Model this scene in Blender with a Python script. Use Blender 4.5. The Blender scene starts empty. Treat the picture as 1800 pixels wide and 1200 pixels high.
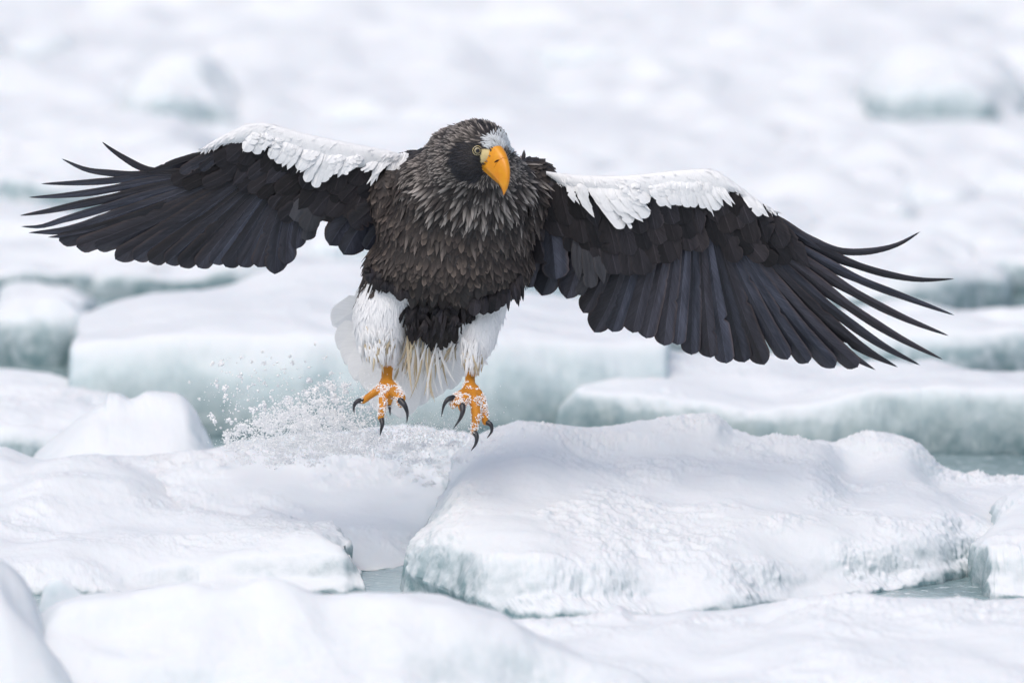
import bpy, bmesh, math, random
import numpy as np
from mathutils import Vector, Matrix
from mathutils.bvhtree import BVHTree

R = math.radians
# ------------------------------------------------------------------ camera, light
CAM_H, PITCH, DIST = 3.57, R(7.0), 25.0
KPX = 0.00125 / DIST                       # view slope of one photograph pixel
sc = bpy.context.scene
cam_data = bpy.data.cameras.new('camera')
cam = bpy.data.objects.new('camera', cam_data)
sc.collection.objects.link(cam)
cam.location = (0, 0, CAM_H)
cam.rotation_euler = (math.pi / 2 - PITCH, 0, 0)
cam_data.lens = 400.0
cam_data.sensor_width = 36.0
cam_data.clip_start = 0.5
cam_data.clip_end = 9000
cam_data.dof.use_dof = True
cam_data.dof.focus_distance = 24.9
cam_data.dof.aperture_fstop = 2.9
sc.camera = cam

SUN_EL, SUN_ROT = R(57), R(205)
world = bpy.data.worlds.new('World')
sc.world = world
world.use_nodes = True
wn = world.node_tree.nodes
wl = world.node_tree.links
wn.clear()
sky = wn.new('ShaderNodeTexSky')
sky.sky_type = 'NISHITA'
sky.sun_disc = False
sky.sun_elevation = SUN_EL
sky.sun_rotation = SUN_ROT
sky.air_density = 1.0
sky.dust_density = 4.0
hsv = wn.new('ShaderNodeHueSaturation')      # overcast: the blue is mostly washed out
hsv.inputs['Saturation'].default_value = 0.85
bg = wn.new('ShaderNodeBackground')
bg.inputs['Strength'].default_value = 0.146
wo = wn.new('ShaderNodeOutputWorld')
wl.new(sky.outputs[0], hsv.inputs['Color'])
wl.new(hsv.outputs[0], bg.inputs['Color'])
wl.new(bg.outputs[0], wo.inputs['Surface'])

sun_data = bpy.data.lights.new('sun', 'SUN')
sun_data.energy = 0.62
sun_data.angle = R(60)
sun_data.color = (1.0, 0.985, 0.97)
sun = bpy.data.objects.new('sun', sun_data)
sc.collection.objects.link(sun)
sun.rotation_euler = (R(33), 0, R(-25))      # soft glow high over the viewer's left shoulder (matches the sky)
sc.view_settings.view_transform = 'Standard'
sc.view_settings.look = 'None'
sc.view_settings.exposure = 0.0
sc.view_settings.gamma = 1.0
sc.render.engine = 'CYCLES'
sc.cycles.max_bounces = 20
sc.cycles.diffuse_bounces = 14
sc.cycles.transmission_bounces = 16

# ------------------------------------------------------------------ helpers
CP, SP_ = math.cos(PITCH), math.sin(PITCH)
FWD = np.array([0, CP, -SP_]); UPV = np.array([0, SP_, CP]); RGT = np.array([1.0, 0, 0])
CAMP = np.array([0, 0, CAM_H])

def W(px, py, d):
    """world point seen at photograph pixel (px,py), d metres along the view axis"""
    px = np.asarray(px, float); py = np.asarray(py, float); d = np.asarray(d, float)
    v = FWD + RGT * ((px - 900) * KPX)[..., None] + UPV * ((600 - py) * KPX)[..., None]
    return CAMP + v * d[..., None]

def E(px, py, y):
    return W(px, py, DIST + np.asarray(y, float))

def to_px(P):
    q = np.asarray(P, float) - CAMP
    d = q @ FWD
    return 900 + (q @ RGT) / d / KPX, 600 - (q @ UPV) / d / KPX, d

def d_of_z(py, z):
    s = SP_ - (600 - np.asarray(py, float)) * KPX * CP
    return (CAM_H - z) / s

_perm = np.random.RandomState(7).permutation(256)
_perm = np.concatenate([_perm, _perm, _perm])
_g = np.random.RandomState(3).normal(size=(256, 3)); _g /= np.linalg.norm(_g, axis=1)[:, None]

def perlin(p):
    p = np.asarray(p, float)
    i = np.floor(p).astype(int); f = p - i; i &= 255
    u = f * f * f * (f * (f * 6 - 15) + 10)
    out = 0
    for dx in (0, 1):
        for dy in (0, 1):
            for dz in (0, 1):
                h = _perm[_perm[_perm[(i[:, 0] + dx) & 255] + ((i[:, 1] + dy) & 255)] + ((i[:, 2] + dz) & 255)]
                w = (u[:, 0] if dx else 1 - u[:, 0]) * (u[:, 1] if dy else 1 - u[:, 1]) * (u[:, 2] if dz else 1 - u[:, 2])
                out = out + w * np.einsum('ij,ij->i', _g[h], f - np.array([dx, dy, dz]))
    return out * 1.5

def fbm(p, octs=4, gain=0.5):
    a, s, o = 1.0, 1.0, 0
    for k in range(octs):
        o = o + a * perlin(p * s + 17.3 * k); a *= gain; s *= 2.03
    return o

def billow(p, octs=3, gain=0.5):
    a, s, o = 1.0, 1.0, 0
    for k in range(octs):
        o = o + a * (1 - 2 * np.abs(perlin(p * s + 9.1 * k))); a *= gain; s *= 2.1
    return o

def pchip(x, y, q):
    x = np.asarray(x, float); y = np.asarray(y, float)
    one = y.ndim == 1
    if one: y = y[:, None]
    q = np.clip(q, x[0], x[-1])
    if len(x) == 2:
        t = ((q - x[0]) / (x[1] - x[0]))[:, None]
        r = y[0] * (1 - t) + y[1] * t
        return r[:, 0] if one else r
    h = np.diff(x); dl = np.diff(y, axis=0) / h[:, None]
    m = np.zeros_like(y); m[0] = dl[0]; m[-1] = dl[-1]
    for k in range(1, len(x) - 1):
        s = dl[k - 1] * dl[k] > 0
        w1 = 2 * h[k] + h[k - 1]; w2 = h[k] + 2 * h[k - 1]
        with np.errstate(divide='ignore', invalid='ignore'):
            v = (w1 + w2) / (w1 / dl[k - 1] + w2 / dl[k])
        m[k] = np.where(s, v, 0)
    i = np.clip(np.searchsorted(x, q, side='right') - 1, 0, len(x) - 2)
    t = ((q - x[i]) / h[i])[:, None]; hh = h[i][:, None]
    r = ((1 + 2 * t) * (1 - t) ** 2) * y[i] + t * (1 - t) ** 2 * hh * m[i] + t * t * (3 - 2 * t) * y[i + 1] + t * t * (t - 1) * hh * m[i + 1]
    return r[:, 0] if one else r

def mesh_np(name, V, F4, smooth=True):
    """mesh from numpy vertices and an (n,4) or (n,3) face array"""
    me = bpy.data.meshes.new(name)
    V = np.ascontiguousarray(V, dtype=np.float32); F4 = np.ascontiguousarray(F4, dtype=np.int32)
    n = F4.shape[1]
    me.vertices.add(len(V)); me.vertices.foreach_set('co', V.ravel())
    me.loops.add(F4.size); me.loops.foreach_set('vertex_index', F4.ravel())
    me.polygons.add(len(F4))
    me.polygons.foreach_set('loop_start', np.arange(0, F4.size, n, dtype=np.int32))
    me.polygons.foreach_set('use_smooth', np.full(len(F4), smooth, dtype=bool))
    me.update(calc_edges=True)
    me.validate()
    return me

def grid_faces(nv, nu, wrap=False):
    r = np.arange(nv - 1)[:, None]; c = np.arange(nu if wrap else nu - 1)[None, :]
    a = r * nu + c; b = r * nu + (c + 1) % nu
    return np.stack([a, b, b + nu, a + nu], -1).reshape(-1, 4)

def link(o, parent=None):
    sc.collection.objects.link(o)
    if parent is not None: o.parent = parent
    return o

def tag(o, label=None, cat=None, group=None, kind=None):
    if label: o['label'] = label
    if cat: o['category'] = cat
    if group: o['group'] = group
    if kind: o['kind'] = kind
    return o

# ------------------------------------------------------------------ materials
def mat(name):
    m = bpy.data.materials.new(name); m.use_nodes = True
    nt = m.node_tree
    return m, nt.nodes, nt.links, nt.nodes['Principled BSDF']

def ramp(N, L, src, p0, p1, c0=(0, 0, 0, 1), c1=(1, 1, 1, 1)):
    r = N.new('ShaderNodeValToRGB'); L.new(src, r.inputs[0])
    r.color_ramp.elements[0].position = p0; r.color_ramp.elements[0].color = c0
    r.color_ramp.elements[1].position = p1; r.color_ramp.elements[1].color = c1
    return r.outputs[0]

def math_n(N, L, op, a, b=None, clamp=False):
    n = N.new('ShaderNodeMath'); n.operation = op; n.use_clamp = clamp
    for k, v in enumerate((a, b)):
        if v is None: continue
        if isinstance(v, (int, float)): n.inputs[k].default_value = v
        else: L.new(v, n.inputs[k])
    return n.outputs[0]

def mix_c(N, L, f, a, b):
    n = N.new('ShaderNodeMix'); n.data_type = 'RGBA'
    if isinstance(f, (int, float)): n.inputs[0].default_value = f
    else: L.new(f, n.inputs[0])
    for k, v in ((6, a), (7, b)):
        if isinstance(v, tuple): n.inputs[k].default_value = v
        else: L.new(v, n.inputs[k])
    return n.outputs[2]

def noise(N, L, vec, scale, detail=4, rough=0.5):
    n = N.new('ShaderNodeTexNoise'); n.inputs['Scale'].default_value = scale
    n.inputs['Detail'].default_value = detail; n.inputs['Roughness'].default_value = rough
    L.new(vec, n.inputs['Vector']); return n.outputs[0]

def make_ice_mat(name='snow_on_ice', wet_c=(0.20, 0.30, 0.32, 1), ice_amt=1.4, frost=0.45):
    m, N, L, B = mat(name)
    geo = N.new('ShaderNodeNewGeometry')
    sx = N.new('ShaderNodeSeparateXYZ'); L.new(geo.outputs['Position'], sx.inputs[0])
    sn = N.new('ShaderNodeSeparateXYZ'); L.new(geo.outputs['Normal'], sn.inputs[0])
    pos = geo.outputs['Position']
    n1 = noise(N, L, pos, 5.0, 5, 0.6)
    n2 = noise(N, L, pos, 28.0, 4, 0.6)
    # bare ice where the face is steep and near the waterline (washed clean of snow)
    hz = math_n(N, L, 'ADD', sx.outputs[2], math_n(N, L, 'MULTIPLY', math_n(N, L, 'SUBTRACT', n1, 0.5), 0.17))
    low = N.new('ShaderNodeMapRange'); L.new(hz, low.inputs[0])
    low.inputs[1].default_value = 0.0; low.inputs[2].default_value = 0.30
    low.inputs[3].default_value = 1.0; low.inputs[4].default_value = 0.0
    st = N.new('ShaderNodeMapRange'); L.new(sn.outputs[2], st.inputs[0])
    st.inputs[1].default_value = 0.30; st.inputs[2].default_value = 0.88
    st.inputs[3].default_value = 1.0; st.inputs[4].default_value = 0.0
    ice = math_n(N, L, 'MULTIPLY', low.outputs[0], st.outputs[0], True)
    ice = math_n(N, L, 'MULTIPLY', ice, ice_amt, True)
    fr = N.new('ShaderNodeMapRange'); L.new(n2, fr.inputs[0])
    fr.inputs[1].default_value = 0.42; fr.inputs[2].default_value = 0.68
    fr.inputs[3].default_value = 1.0; fr.inputs[4].default_value = frost
    ice = math_n(N, L, 'MULTIPLY', ice, fr.outputs[0], True)
    snow_c = mix_c(N, L, n1, (0.845, 0.88, 0.905, 1), (0.88, 0.908, 0.93, 1))
    ice_c = mix_c(N, L, n2 if frost < .6 else n1, (0.48, 0.60, 0.625, 1), (0.62, 0.71, 0.73, 1))
    wet = N.new('ShaderNodeMapRange'); L.new(hz, wet.inputs[0])
    wet.inputs[1].default_value = 0.02; wet.inputs[2].default_value = 0.15
    wet.inputs[3].default_value = 1.0; wet.inputs[4].default_value = 0.0
    ice_c = mix_c(N, L, wet.outputs[0], ice_c, wet_c)      # wet glassy ice along the waterline
    L.new(mix_c(N, L, ice, snow_c, ice_c), B.inputs['Base Color'])
    rr = N.new('ShaderNodeMapRange'); L.new(ice, rr.inputs[0])
    rr.inputs[3].default_value = 0.75; rr.inputs[4].default_value = 0.28
    L.new(rr.outputs[0], B.inputs['Roughness'])
    B.inputs['Specular IOR Level'].default_value = 0.3
    B.inputs['Subsurface Weight'].default_value = 0.35
    B.inputs['Subsurface Radius'].default_value = (0.020, 0.028, 0.032)
    B.inputs['Subsurface Scale'].default_value = 1.0
    n3 = noise(N, L, pos, 70.0, 5, 0.65)
    n4 = noise(N, L, pos, 420.0, 2, 0.6)
    hsum = math_n(N, L, 'ADD', math_n(N, L, 'MULTIPLY', n3, 0.7), math_n(N, L, 'MULTIPLY', n4, 0.3))
    b = N.new('ShaderNodeBump'); b.inputs['Strength'].default_value = 0.12
    b.inputs['Distance'].default_value = 0.006
    L.new(hsum, b.inputs['Height']); L.new(b.outputs[0], B.inputs['Normal'])
    return m

def make_sea_mat():
    m, N, L, B = mat('slushy_sea')
    geo = N.new('ShaderNodeNewGeometry'); pos = geo.outputs['Position']
    n1 = noise(N, L, pos, 2.2, 4, 0.6)
    n2 = noise(N, L, pos, 26.0, 4, 0.6)
    c = mix_c(N, L, ramp(N, L, n1, 0.42, 0.62), (0.24, 0.34, 0.36, 1), (0.42, 0.54, 0.56, 1))
    c = mix_c(N, L, ramp(N, L, n2, 0.57, 0.66), c, (0.68, 0.76, 0.79, 1))
    L.new(c, B.inputs['Base Color'])
    B.inputs['Roughness'].default_value = 0.16
    B.inputs['IOR'].default_value = 1.33
    mp = N.new('ShaderNodeMapping'); L.new(pos, mp.inputs[0]); mp.inputs['Scale'].default_value = (1, 0.55, 1)
    n3 = noise(N, L, mp.outputs[0], 30.0, 4, 0.6)
    b = N.new('ShaderNodeBump'); b.inputs['Strength'].default_value = 0.6; b.inputs['Distance'].default_value = 0.008
    L.new(n3, b.inputs['Height']); L.new(b.outputs[0], B.inputs['Normal'])
    return m

def make_loose_snow():
    m, N, L, B = mat('loose_snow')
    B.inputs['Base Color'].default_value = (0.985, 0.985, 0.99, 1)
    B.inputs['Roughness'].default_value = 0.8
    return m

def make_vane(name, c_dark, c_mid, c_edge, rough=0.5, sheen=0.0, var=0.35, transl=0.0, split=0.0, barb_amt=0.9, brown=None, spec=0.4):
    """flight feather: barbs run obliquely from the shaft, the edges are a little browner"""
    m, N, L, B = mat(name)
    uv = N.new('ShaderNodeUVMap'); uv.uv_map = 'UVMap'
    s = N.new('ShaderNodeSeparateXYZ'); L.new(uv.outputs[0], s.inputs[0])
    oi = N.new('ShaderNodeObjectInfo')
    alt = math_n(N, L, 'FRACT', math_n(N, L, 'MULTIPLY', oi.outputs['Random'], 7.31))
    across = math_n(N, L, 'ABSOLUTE', math_n(N, L, 'SUBTRACT', s.outputs[0], 0.5))      # 0 shaft .. 0.5 edge
    # barb coordinate
    barb = math_n(N, L, 'SUBTRACT', math_n(N, L, 'MULTIPLY', s.outputs[1], 60.0), math_n(N, L, 'MULTIPLY', across, 22.0))
    cb = N.new('ShaderNodeCombineXYZ'); L.new(barb, cb.inputs[0])
    L.new(math_n(N, L, 'MULTIPLY', across, 1.6), cb.inputs[1])
    L.new(math_n(N, L, 'MULTIPLY', oi.outputs['Random'], 91.0), cb.inputs[2])
    nb = noise(N, L, cb.outputs[0], 1.3, 3, 0.6)
    cl = N.new('ShaderNodeCombineXYZ'); L.new(math_n(N, L, 'MULTIPLY', s.outputs[0], 3.0), cl.inputs[0])
    L.new(math_n(N, L, 'MULTIPLY', s.outputs[1], 2.2), cl.inputs[1]); L.new(math_n(N, L, 'MULTIPLY', oi.outputs['Random'], 57.0), cl.inputs[2])
    nl = noise(N, L, cl.outputs[0], 1.0, 3, 0.6)
    c = mix_c(N, L, ramp(N, L, nl, 0.3, 0.7), c_dark, c_mid)
    if brown: c = mix_c(N, L, math_n(N, L, 'MULTIPLY', alt, 0.5), c, brown)      # some feathers are worn browner
    edge = N.new('ShaderNodeMapRange'); L.new(across, edge.inputs[0])
    edge.inputs[1].default_value = 0.36; edge.inputs[2].default_value = 0.5
    c = mix_c(N, L, math_n(N, L, 'MULTIPLY', edge.outputs[0], math_n(N, L, 'MULTIPLY', nl, 0.9)), c, c_edge)
    if split > 0:      # the narrow outer vane is paler than the broad inner one, the shaft is a pale line
        sv = N.new('ShaderNodeMapRange'); L.new(s.outputs[0], sv.inputs[0])
        sv.inputs[1].default_value = 0.44; sv.inputs[2].default_value = 0.5; sv.inputs[3].default_value = 1.0 + split; sv.inputs[4].default_value = 1.0 - split * .35
        sh = N.new('ShaderNodeMapRange'); L.new(across, sh.inputs[0])
        sh.inputs[1].default_value = 0.012; sh.inputs[2].default_value = 0.03; sh.inputs[3].default_value = 1.9; sh.inputs[4].default_value = 1.0
        gain = math_n(N, L, 'MULTIPLY', sv.outputs[0], sh.outputs[0])
    hv = N.new('ShaderNodeHueSaturation'); L.new(c, hv.inputs['Color'])
    val = math_n(N, L, 'ADD', math_n(N, L, 'MULTIPLY', math_n(N, L, 'SUBTRACT', oi.outputs['Random'], 0.5), var * 2), 1.0)
    val = math_n(N, L, 'MULTIPLY', val, math_n(N, L, 'ADD', math_n(N, L, 'MULTIPLY', nb, barb_amt), 1.0 - barb_amt / 2))
    if split > 0: val = math_n(N, L, 'MULTIPLY', val, gain)
    L.new(val, hv.inputs['Value'])
    L.new(hv.outputs[0], B.inputs['Base Color'])
    B.inputs['Roughness'].default_value = rough
    B.inputs['Specular IOR Level'].default_value = spec
    B.inputs['Sheen Weight'].default_value = sheen
    b = N.new('ShaderNodeBump'); b.inputs['Strength'].default_value = 0.35; b.inputs['Distance'].default_value = 0.0015
    L.new(nb, b.inputs['Height']); L.new(b.outputs[0], B.inputs['Normal'])
    if transl > 0:
        tr = N.new('ShaderNodeBsdfTranslucent'); L.new(hv.outputs[0], tr.inputs[0])
        mx = N.new('ShaderNodeMixShader'); mx.inputs[0].default_value = transl
        out = N['Material Output'] if 'Material Output' in N else None
        L.new(B.outputs[0], mx.inputs[1]); L.new(tr.outputs[0], mx.inputs[2]); L.new(mx.outputs[0], out.inputs[0])
    return m

def make_plumage():
    m, N, L, B = mat('contour_plumage')
    a = N.new('ShaderNodeAttribute'); a.attribute_name = 'tint'
    L.new(a.outputs['Color'], B.inputs['Base Color'])
    B.inputs['Roughness'].default_value = 0.6
    B.inputs['Specular IOR Level'].default_value = 0.3
    return m

def make_skin():
    m, N, L, B = mat('eagle_skin')
    a = N.new('ShaderNodeAttribute'); a.attribute_name = 'tint'
    geo = N.new('ShaderNodeNewGeometry'); pos = geo.outputs['Position']
    v = N.new('ShaderNodeTexVoronoi'); v.inputs['Scale'].default_value = 330.0; L.new(pos, v.inputs['Vector'])
    n = noise(N, L, pos, 40.0, 3)
    hv = N.new('ShaderNodeHueSaturation'); L.new(a.outputs['Color'], hv.inputs['Color'])
    L.new(math_n(N, L, 'ADD', math_n(N, L, 'MULTIPLY', n, 0.6), 0.7), hv.inputs['Value'])
    L.new(hv.outputs[0], B.inputs['Base Color'])
    B.inputs['Roughness'].default_value = 0.5
    b = N.new('ShaderNodeBump'); b.inputs['Strength'].default_value = 0.6; b.inputs['Distance'].default_value = 0.0015
    L.new(v.outputs['Distance'], b.inputs['Height']); L.new(b.outputs[0], B.inputs['Normal'])
    return m

def make_plain(name, col, rough=0.4, spec=0.5, n_amt=0.0, n_scale=60, col2=None, bump=0.0, coat=0.0):
    m, N, L, B = mat(name)
    B.inputs['Base Color'].default_value = col + (1,)
    B.inputs['Roughness'].default_value = rough
    B.inputs['Specular IOR Level'].default_value = spec
    B.inputs['Coat Weight'].default_value = coat
    if col2:
        tc = N.new('ShaderNodeNewGeometry')
        n = noise(N, L, tc.outputs['Position'], n_scale, 5, 0.6)
        L.new(mix_c(N, L, ramp(N, L, n, 0.35, 0.68), col + (1,), col2 + (1,)), B.inputs['Base Color'])
        if bump:
            b = N.new('ShaderNodeBump'); b.inputs['Strength'].default_value = bump; b.inputs['Distance'].default_value = 0.001
            L.new(n, b.inputs['Height']); L.new(b.outputs[0], B.inputs['Normal'])
    return m

M_ICE = make_ice_mat()
M_BARE = make_ice_mat('bare_sea_ice', (0.14, 0.22, 0.235, 1), 2.4, 0.82)
M_FARICE = make_ice_mat('drifted_snow_on_ice', (0.44, 0.54, 0.57, 1), 0.5)
M_SEA = make_sea_mat()
M_SNOW = make_loose_snow()
M_FLIGHT = make_vane('flight_feather', (0.012, 0.014, 0.021, 1), (0.044, 0.048, 0.066, 1), (0.080, 0.056, 0.047, 1), 0.42, 0.0, 0.4, split=0.5, barb_amt=1.5, brown=(0.030, 0.023, 0.023, 1), spec=0.3)
M_COVERT = make_vane('covert_feather', (0.009, 0.009, 0.012, 1), (0.028, 0.026, 0.032, 1), (0.046, 0.038, 0.038, 1), 0.5, 0.0, 0.55, split=0.2, barb_amt=1.2, brown=(0.026, 0.020, 0.019, 1), spec=0.25)
M_GREY = make_vane('grey_feather', (0.024, 0.025, 0.031, 1), (0.058, 0.058, 0.068, 1), (0.06, 0.048, 0.044, 1), 0.5, 0.15, 0.3)
M_WHITE = make_vane('white_feather', (0.88, 0.89, 0.90, 1), (0.92, 0.925, 0.935, 1), (0.93, 0.93, 0.93, 1), 0.6, 0.0, 0.04, 0.0, barb_amt=0.25)
M_TAIL = make_vane('white_tail_feather', (0.89, 0.89, 0.88, 1), (0.93, 0.93, 0.93, 1), (0.94, 0.94, 0.93, 1), 0.6, 0.0, 0.04, 0.12, barb_amt=0.2)
M_CREAM = make_vane('cream_feather', (0.46, 0.36, 0.22, 1), (0.72, 0.64, 0.48, 1), (0.82, 0.77, 0.66, 1), 0.6, 0.0, 0.3, barb_amt=0.4)
M_PLUM = make_plumage()
M_SKIN = make_skin()
M_BEAK = make_plain('beak_horn', (0.83, 0.36, 0.012), 0.32, 0.5, 1, 45, (0.80, 0.28, 0.010), 0.15, 0.15)
M_TALON = make_plain('talon_horn', (0.018, 0.018, 0.022), 0.3, 0.5, 1, 120, (0.05, 0.05, 0.06), 0.2)
M_IRIS = make_plain('iris', (0.42, 0.36, 0.22), 0.15, 0.5, 1, 400, (0.30, 0.25, 0.15))
M_BLACK = make_plain('eye_black', (0.006, 0.006, 0.008), 0.12, 0.6)
M_NOSTRIL = make_plain('nostril_dark', (0.06, 0.02, 0.008), 0.7, 0.2)
M_LORE = make_plain('lore_skin', (0.72, 0.55, 0.20), 0.5, 0.3, 1, 160, (0.80, 0.72, 0.50), 0.3)

# ------------------------------------------------------------------ the sea
me = mesh_np('sea', np.array([[-4000, -300, 0], [4000, -300, 0], [4000, 8000, 0], [-4000, 8000, 0]]), np.array([[0, 1, 2, 3]]), False)
me.materials.append(M_SEA)
tag(link(bpy.data.objects.new('sea', me)), 'grey green slushy sea water between the ice floes', kind='structure')

# ------------------------------------------------------------------ ice floes
def vnormals(P):
    du = np.gradient(P, axis=1); dv = np.gradient(P, axis=0)
    n = np.cross(du, dv); n /= np.linalg.norm(n, axis=-1)[..., None] + 1e-12
    return n

def finish_floe(name, P, seed, amp, crumb, flute, label, group=None, cat='ice floe', rim=None, material=None):
    nv, nu, _ = P.shape
    n = vnormals(P)
    if np.mean(n[:, :, 2]) < 0: n = -n
    q = P.reshape(-1, 3); nn = n.reshape(-1, 3)
    o = np.array([seed * 3.1, seed * 1.7, 0])
    steep = np.clip(1 - np.abs(nn[:, 2]) * 1.25, 0, 1)
    dsp = amp * (0.032 * fbm((q + o) * 3.2, 2) + 0.005 * fbm((q + o) * 9, 2) + 0.0012 * fbm((q + o) * 45, 3))
    up = np.clip(nn[:, 2], 0, 1)
    msk = np.clip(fbm((q + o) * 4.3 + 50, 2) * 2.0 + 0.35, 0, 1)
    dsp = dsp + crumb * msk * (0.010 * billow((q + o) * 18, 3) + 0.004 * billow((q + o) * 60, 2)) * (0.4 + 0.6 * up)
    if rim is not None:     # loose lumps along the back crest
        rr = np.repeat(rim, nu) * np.clip(fbm((q + o) * 6 + 9, 2) * 1.6 + .55, 0, 1)
        dsp = dsp + rr * (0.008 * billow((q + o) * 34, 3) + 0.004 * billow((q + o) * 95, 2))
    fl = (q + o) * np.array([22, 22, 4.0])
    dsp = dsp + flute * steep * (0.012 * fbm(fl, 3) + 0.010 * fbm((q + o) * np.array([7, 7, 5.0]) + 5, 3))
    Q = q + nn * dsp[:, None]
    me = mesh_np(name, Q, grid_faces(nv, nu))
    if np.mean(n[:, :, 2]) < 0: me.flip_normals()
    me.materials.append(material or M_ICE)
    c = Q.mean(0); c[2] = 0
    co = (Q - c).astype(np.float32)
    me.vertices.foreach_set('co', co.ravel()); me.update()
    ob = link(bpy.data.objects.new(name, me)); ob.location = c
    return tag(ob, label, cat, group)

def loft_floe(label, water, crest, crest_d, sections, nu, nv, seed, amp=1, crumb=1, flute=1, back=0.8, group=None, wz=0.0, backz=-0.25, rim=0.0, material=None):
    """water: waterline polyline in pixels at z=wz; crest: skyline polyline at depth crest_d (number or polyline);
    sections: [(t, polyline)] with t = 0 at the waterline and 1 at the crest. All polylines run in increasing px."""
    u = np.linspace(0, 1, nu)
    def res(poly):
        p = np.asarray(poly, float)
        s = (p[:, 0] - p[0, 0]) / (p[-1, 0] - p[0, 0])
        return pchip(s, p, u)
    wp = res(water); wd = d_of_z(wp[:, 1], wz)
    cp_ = res([q[:2] for q in crest])
    if isinstance(crest_d, (int, float)): cd = np.full(nu, float(crest_d))
    else:
        cd_ = np.asarray(crest_d, float); cd = np.interp(cp_[:, 0], cd_[:, 0], cd_[:, 1])
    rows = []
    cW = W(cp_[:, 0], cp_[:, 1], cd)
    b2 = cW.copy(); b2[:, 1] += back; b2[:, 2] = backz
    b1 = cW.copy(); b1[:, 1] += back * 0.55; b1[:, 2] = cW[:, 2] - back * 0.55 * 0.30
    rows += [b2, b1, cW]
    for t, poly in sections[::-1] if sections and sections[0][0] < sections[-1][0] else sections:
        p = res(poly); d = wd + (cd - wd) * t
        rows.append(W(p[:, 0], p[:, 1], d))
    wW = W(wp[:, 0], wp[:, 1], wd)
    f1 = wW.copy(); f1[:, 2] -= 0.12; f1[:, 1] += 0.02
    rows += [wW, f1]
    rows = np.array(rows)
    # ends of every section drop under the water
    endL = rows[:, :1].copy(); endL[..., 2] = -0.14; endL[..., 0] -= 0.02
    endR = rows[:, -1:].copy(); endR[..., 2] = -0.14; endR[..., 0] += 0.02
    def steps(a, b, k): return np.concatenate([a + (b - a) * s for s in np.linspace(0, 1, k, endpoint=False)], 1)
    rows = np.concatenate([steps(endL, rows[:, :1], 14), rows, steps(endR, rows[:, -1:], 14)[:, ::-1]], 1)
    seg = np.linalg.norm(np.diff(rows, axis=0), axis=2).mean(1)
    s = np.concatenate([[0], np.cumsum(seg)]); s /= s[-1]
    P = pchip(s, rows.reshape(len(rows), -1), np.linspace(0, 1, nv)).reshape(nv, -1, 3)
    rm = rim * np.exp(-((np.linspace(0, 1, nv) - s[2] - .02) / .05) ** 2)
    return finish_floe('ice_floe', P, seed, amp, crumb, flute, label, group, rim=rm, material=material)

def slab_floe(cx, wy, wpx, hpx, depth, seed, label, group=None, res=1.0, amp=1.0, dome=0.25, lean=0.0, cat='ice floe', rnd=0.66, endfall=0.0, material=None):
    """free-standing floe: cx centre pixel, wy waterline pixel of its front, wpx width, hpx face height, depth in metres"""
    d0 = float(d_of_z(wy, 0.0))
    c = W(cx, wy, d0); sx = wpx * KPX * d0 / 2; H = hpx * KPX * d0; sy = depth / 2
    rs = np.random.RandomState(seed)
    nth = int(220 * res); nr = int(90 * res)
    th = np.linspace(0, 2 * math.pi, nth, endpoint=False)
    k = rnd + 0.08 * (rs.rand() - .5)
    rx = np.sign(np.cos(th)) * np.abs(np.cos(th)) ** k; ry = np.sign(np.sin(th)) * np.abs(np.sin(th)) ** k
    wob = 1 + 0.16 * perlin(np.stack([np.cos(th) * 1.3 + seed * 2.7, np.sin(th) * 1.3, th * 0], 1)) + 0.05 * perlin(np.stack([np.cos(th) * 4 + seed, np.sin(th) * 4, th * 0 + 3], 1))
    s = np.linspace(0, 1, nr)
    rad = np.where(s < 0.62, s / 0.62 * 0.93, 0.93 + 0.07 * np.sin(np.clip((s - 0.62) / 0.16, 0, 1) * math.pi / 2))
    hh = np.where(s < 0.62, 1.0, 0)
    a = np.clip((s - 0.62) / 0.38, 0, 1)
    hh = np.where(s < 0.62, 1.0 - 0.06 * (s / 0.62) ** 4, 0.94 - a ** 1.25 * 0.94 - a ** 3 * 0.35)
    X = c[0] + sx * rad[:, None] * (rx * wob)[None]
    Y = c[1] + sy + sy * rad[:, None] * (ry * wob)[None]
    q = np.stack([X.ravel(), Y.ravel(), np.full(X.size, seed * 1.9)], 1)
    hill = 1 + dome * (fbm(q * 1.6, 3).reshape(X.shape) * 1.6 + 0.35 * (1 - rad[:, None] ** 2)) + lean * (Y - c[1]) / depth
    Z = np.where(hh[:, None] > 0, hh[:, None] * H * np.maximum(hill, 0.25), hh[:, None] * 0.4)
    Z = np.where(Z > 0, Z * (1 - endfall * (rad[:, None] * np.abs(rx)[None]) ** 3), Z)
    P = np.stack([X, Y, Z], -1)
    P = np.concatenate([P, P[:, :1]], 1)
    return finish_floe('ice_floe', P, seed, amp, 0.5, 1.0, label, group, cat, material=material)

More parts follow.
